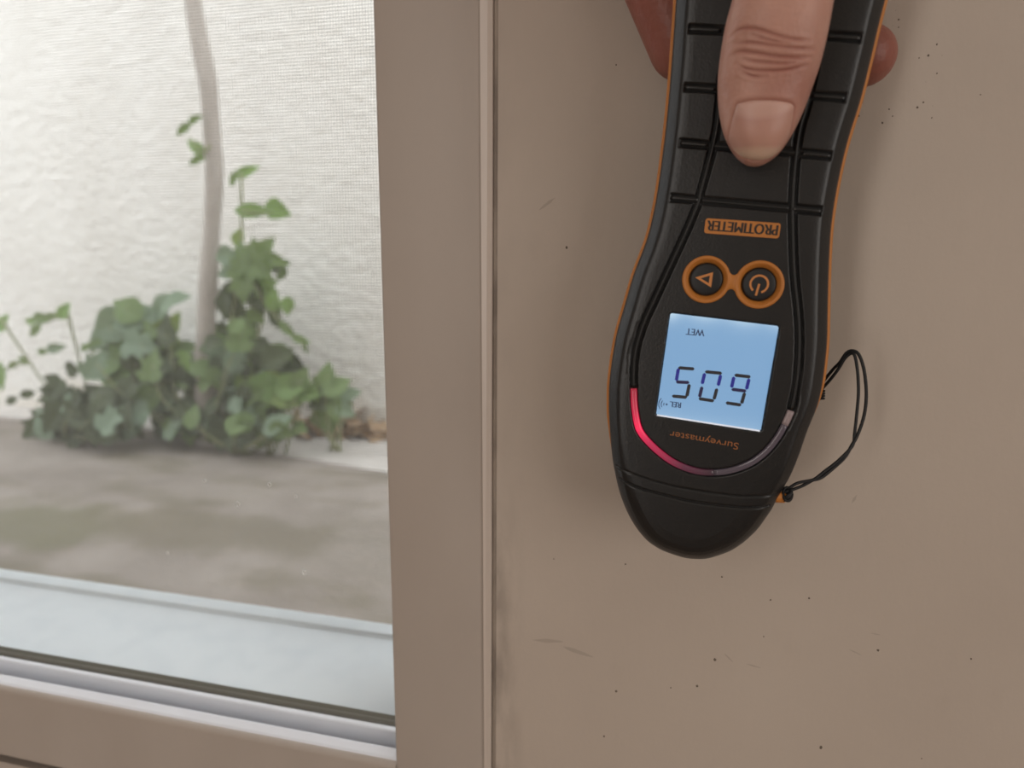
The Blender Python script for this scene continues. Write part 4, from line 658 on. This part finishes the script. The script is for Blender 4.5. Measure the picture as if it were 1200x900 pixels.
# ------------------------------------------------------------------ hand
def caps(bm, a, ra, b, rb):
    t = bmesh.new()
    for p, r in ((a, ra), (b, rb)): bmesh.ops.create_icosphere(t, subdivisions=3, radius=r/1000, matrix=Matrix.Translation(V(*p)))
    r = bmesh.ops.convex_hull(t, input=t.verts); bmesh.ops.delete(t, geom=[g for g in r['geom_interior'] if isinstance(g, bmesh.types.BMVert)], context='VERTS')
    me = bpy.data.meshes.new('c'); t.to_mesh(me); t.free(); bm.from_mesh(me)
def chain(bm, P, R):
    for i in range(len(P)-1): caps(bm, P[i], R[i], P[i+1], R[i+1])
hb = bmesh.new()
idx = D['idx']
chain(hb, idx, [12.5, 11.3, 9.6, 8.9, 8.6, 8.4])
off = lambda dx, dy, dz: [[p[0]+dx, p[1]+dy, p[2]+dz] for p in idx]
for dx, dz, sc_, last in ((-2, 20.5, 1.02, 6), (-3, 40.5, .97, 6), (-3, 58.5, .85, 5)):
    chain(hb, off(dx, -1, dz)[:last], [r*sc_ for r in (12, 10.8, 9.3, 8.7, 8.4, 8.0)][:last])
wrist = (-78, -98, 172)
for k, dz in enumerate((0, 20.5, 40.5, 58.5)): caps(hb, (idx[0][0]-2, idx[0][1]-1, idx[0][2]+dz), 12.5, (wrist[0]+6, wrist[1]+4, wrist[2]-14+k*9), 15)
chain(hb, [wrist, (-118, -165, 215), (-180, -262, 292)], [24, 26, 33])
tL, tR = np.array(D['thL']), np.array(D['thR'])
order = np.argsort(tL[:, 2]); zL, xL = tL[order, 2], tL[order, 0]; order = np.argsort(tR[:, 2]); zR, xR = tR[order, 2], tR[order, 0]
ztip = (zL.min()+zR.min())/2-.15
ztop = 92.0
qz = lambda z: np.sqrt(np.maximum(z-ztip, 0))
def thumb_edges(z):
    l = np.interp(qz(z), np.r_[0, qz(zL[1:]), qz(ztop+1)], np.r_[8.7, xL[1:], 3.0]); r = np.interp(qz(z), np.r_[0, qz(zR[1:]), qz(ztop+1)], np.r_[8.7, xR[1:], 27.5]); return l, r
zz = ztip+np.linspace(.12, math.sqrt(ztop-ztip), 90)**2
l, r = thumb_edges(zz); ker = np.hanning(9); ker /= ker.sum()
smo = lambda v: np.r_[v[:4], np.convolve(v, ker, 'valid'), v[-4:]]
l, r = smo(l), smo(r)
ry = 8.3*np.sqrt(np.maximum(1-np.clip((ztip+8.5-zz)/8.5, 0, 1)**2, .0))+np.interp(zz, [ztip+8, 38, 50, 60, 92], [0, .2, 1.6, 1.2, 2.4])
yc = np.interp(zz, [ztip, 30, 50, 68, 92], [-45.9, -46.2, -47.8, -49, -53])
NT = 40; vs = []
for i in range(len(zz)):
    for k in range(NT):
        a = 2*math.pi*k/NT; ca, sa = math.cos(a), math.sin(a); ex = 2/2.25
        vs.append(V((l[i]+r[i])/2+(r[i]-l[i])/2*math.copysign(abs(ca)**ex, ca), yc[i]+ry[i]*math.copysign(abs(sa)**ex, sa), zz[i]))
fs = [(i*NT+k, i*NT+(k+1) % NT, (i+1)*NT+(k+1) % NT, (i+1)*NT+k) for i in range(len(zz)-1) for k in range(NT)]+[tuple(range(NT))[::-1], tuple(range((len(zz)-1)*NT, len(zz)*NT))]
hb.from_mesh(pydata(vs, fs))
chain(hb, [(15, -52.5, 88), (12, -72, 112), (-34, -92, 150), (wrist[0]+5, wrist[1], wrist[2])], [11.6, 13.5, 16, 19])
caps(hb, (-34, -92, 150), 14, (idx[0][0], idx[0][1]-14, idx[0][2]+22), 11)
bmesh.ops.recalc_face_normals(hb, faces=hb.faces)
tmp = obj('hand_tmp', hb)
md = tmp.modifiers.new('remesh', 'REMESH'); md.mode = 'VOXEL'; md.voxel_size = .0006; md = tmp.modifiers.new('smooth', 'SMOOTH'); md.factor = .5; md.iterations = 8
dg = bpy.context.evaluated_depsgraph_get(); hm = bpy.data.meshes.new_from_object(tmp.evaluated_get(dg)); bpy.data.objects.remove(tmp)
bm = bmesh.new(); bm.from_mesh(hm)
inz = lambda v: v.co.y < -.0465 and v.co.y > -.075 and .016 < v.co.z-ZC < .066 and -.006 < v.co.x < .032
ee = [e for e in bm.edges if inz(e.verts[0]) and inz(e.verts[1])]
bmesh.ops.subdivide_edges(bm, edges=ee, cuts=2, use_grid_fill=True, smooth=.6); bm.to_mesh(hm); bm.free()
co = np.zeros(len(hm.vertices)*3); hm.vertices.foreach_get('co', co); co = co.reshape(-1, 3)
mm = co*1000; mm[:, 2] -= ZC*1000; x, y, z = mm.T
sel = (y < -44) & (y > -75) & (z < 66) & (z > 15) & (x > -6) & (x < 32)
dsp = np.zeros(len(x)); fl = np.zeros(len(x)); xs_, zs_ = x[sel], z[sel]; dd = np.zeros(len(xs_)); f2 = np.zeros(len(xs_))
for P, dep, wd in zip(D['crease'], (.34, .26, .26, .22, .16, .18, .16), (.26, .22, .25, .2, .24, .2, .2)):
    s_ = spline(P, 1.0); q = seg_dist(xs_, zs_, s_); e = np.minimum(np.hypot(xs_-s_[0][0], zs_-s_[0][1]), np.hypot(xs_-s_[-1][0], zs_-s_[-1][1])); dd += dep*np.exp(-(q/wd)**2)*np.clip(e/2.5, .25, 1); f2 += .55*np.exp(-(q/(wd*1.9))**2)*np.clip(e/2.5, .2, 1)
    dd -= .10*np.exp(-((q-.9)/.5)**2)
npoly = np.array(D['nail'])
bv = BVHTree.FromPolygons([tuple(v) for v in co], [tuple(p.vertices) for p in hm.polygons])
def onto(q):
    h = bv.ray_cast(Vector((0, -.245, ZC)), V(q[0], -54.5, q[1])-Vector((0, -.245, ZC)))[0]; return (h.x*1000, (h.z-ZC)*1000) if h is not None else tuple(q)
nflat = npoly; npoly = np.array([onto(q) for q in npoly]); ncl = np.vstack([npoly, npoly[:1]]); ncl = spline(ncl, .5); q = seg_dist(xs_, zs_, ncl[::2])
def inpoly(px_, pz_, P):
    c_ = np.zeros(len(px_), bool); j = len(P)-1
    for i in range(len(P)):
        cond = ((P[i, 1] > pz_) != (P[j, 1] > pz_)) & (px_ < (P[j, 0]-P[i, 0])*(pz_-P[i, 1])/(P[j, 1]-P[i, 1]+1e-9)+P[i, 0]); c_ ^= cond; j = i
    return c_
ins = inpoly(xs_, zs_, npoly)
dd += np.where(ins, .30, .30*np.exp(-(q/.35)**2)-.16*np.exp(-((q-1.1)/.6)**2)); f2 += np.where(ins, .0, .35*np.exp(-(q/.5)**2))
f2 += .45*np.exp(-((zs_-36)/5)**2)*np.clip((xs_-4)/10, 0, 1)
dsp[sel] = dd; fl[sel] = np.clip(f2, 0, 1); fl[y > -36] = .9*np.clip((y[y > -36]+36)/12, 0, 1)
co[:, 1] += dsp/1000; hm.vertices.foreach_set('co', co.ravel()); hm.update()
at = hm.attributes.new('flush', 'FLOAT', 'POINT'); at.data.foreach_set('value', fl.astype(np.float32))
hm.name = 'hand'
hand = obj('hand', hm, M_SKIN, None, True)
tag(hand, 'bare hand reaching in from above, thumb on the face of the moisture meter', 'hand')
# thumbnail
bv = BVHTree.FromPolygons([tuple(v) for v in co], [tuple(p.vertices) for p in hm.polygons])
npoly = nflat; ncl = spline(np.vstack([npoly, npoly[:1]]), .5); nc = npoly.mean(0); ring = ncl[:-1]; rings = np.r_[np.linspace(0.02, .9, 12), [.96, 1.0]]; vs, fs, al = [], [], []; n = len(ring)
for rr in rings:
    for p in ring:
        q = nc+(p-nc)*rr; h = bv.ray_cast(Vector((0, -.245, ZC)), V(q[0], -54.5, q[1])-Vector((0, -.245, ZC)))[0]
        hx, yy, hz = h if h is not None else V(q[0], -50, q[1]); lift = .55*min(1, (1-rr)/.12)**.5+.0 if rr < 1 else 0.0
        vs.append((hx, yy-lift/1000*.8-.00012*(rr < 1), hz)); a_ = (npoly[:, 1].max()-q[1])/(npoly[:, 1].max()-npoly[:, 1].min()); al.append(a_+(.16*((q[0]-nc[0])/7.5)**2 if a_ < .6 else -.05*((q[0]-nc[0])/7.5)**2))
for i in range(len(rings)-1):
    for k in range(n): fs.append((i*n+k, i*n+(k+1) % n, (i+1)*n+(k+1) % n, (i+1)*n+k))
fs.append(tuple(range(n)))
bm = bmesh.new(); bm.from_mesh(pydata(vs, fs)); bmesh.ops.recalc_face_normals(bm, faces=bm.faces); bm.verts.ensure_lookup_table()
for _ in range(3): bmesh.ops.smooth_vert(bm, verts=bm.verts[:(len(rings)-2)*n], factor=.5, use_axis_y=True)
nail = obj('thumbnail', bm, M_NAIL, hand, True); a = nail.data.attributes.new('along', 'FLOAT', 'POINT'); a.data.foreach_set('value', np.array(al, np.float32)); nail['label'] = 'short thumbnail'
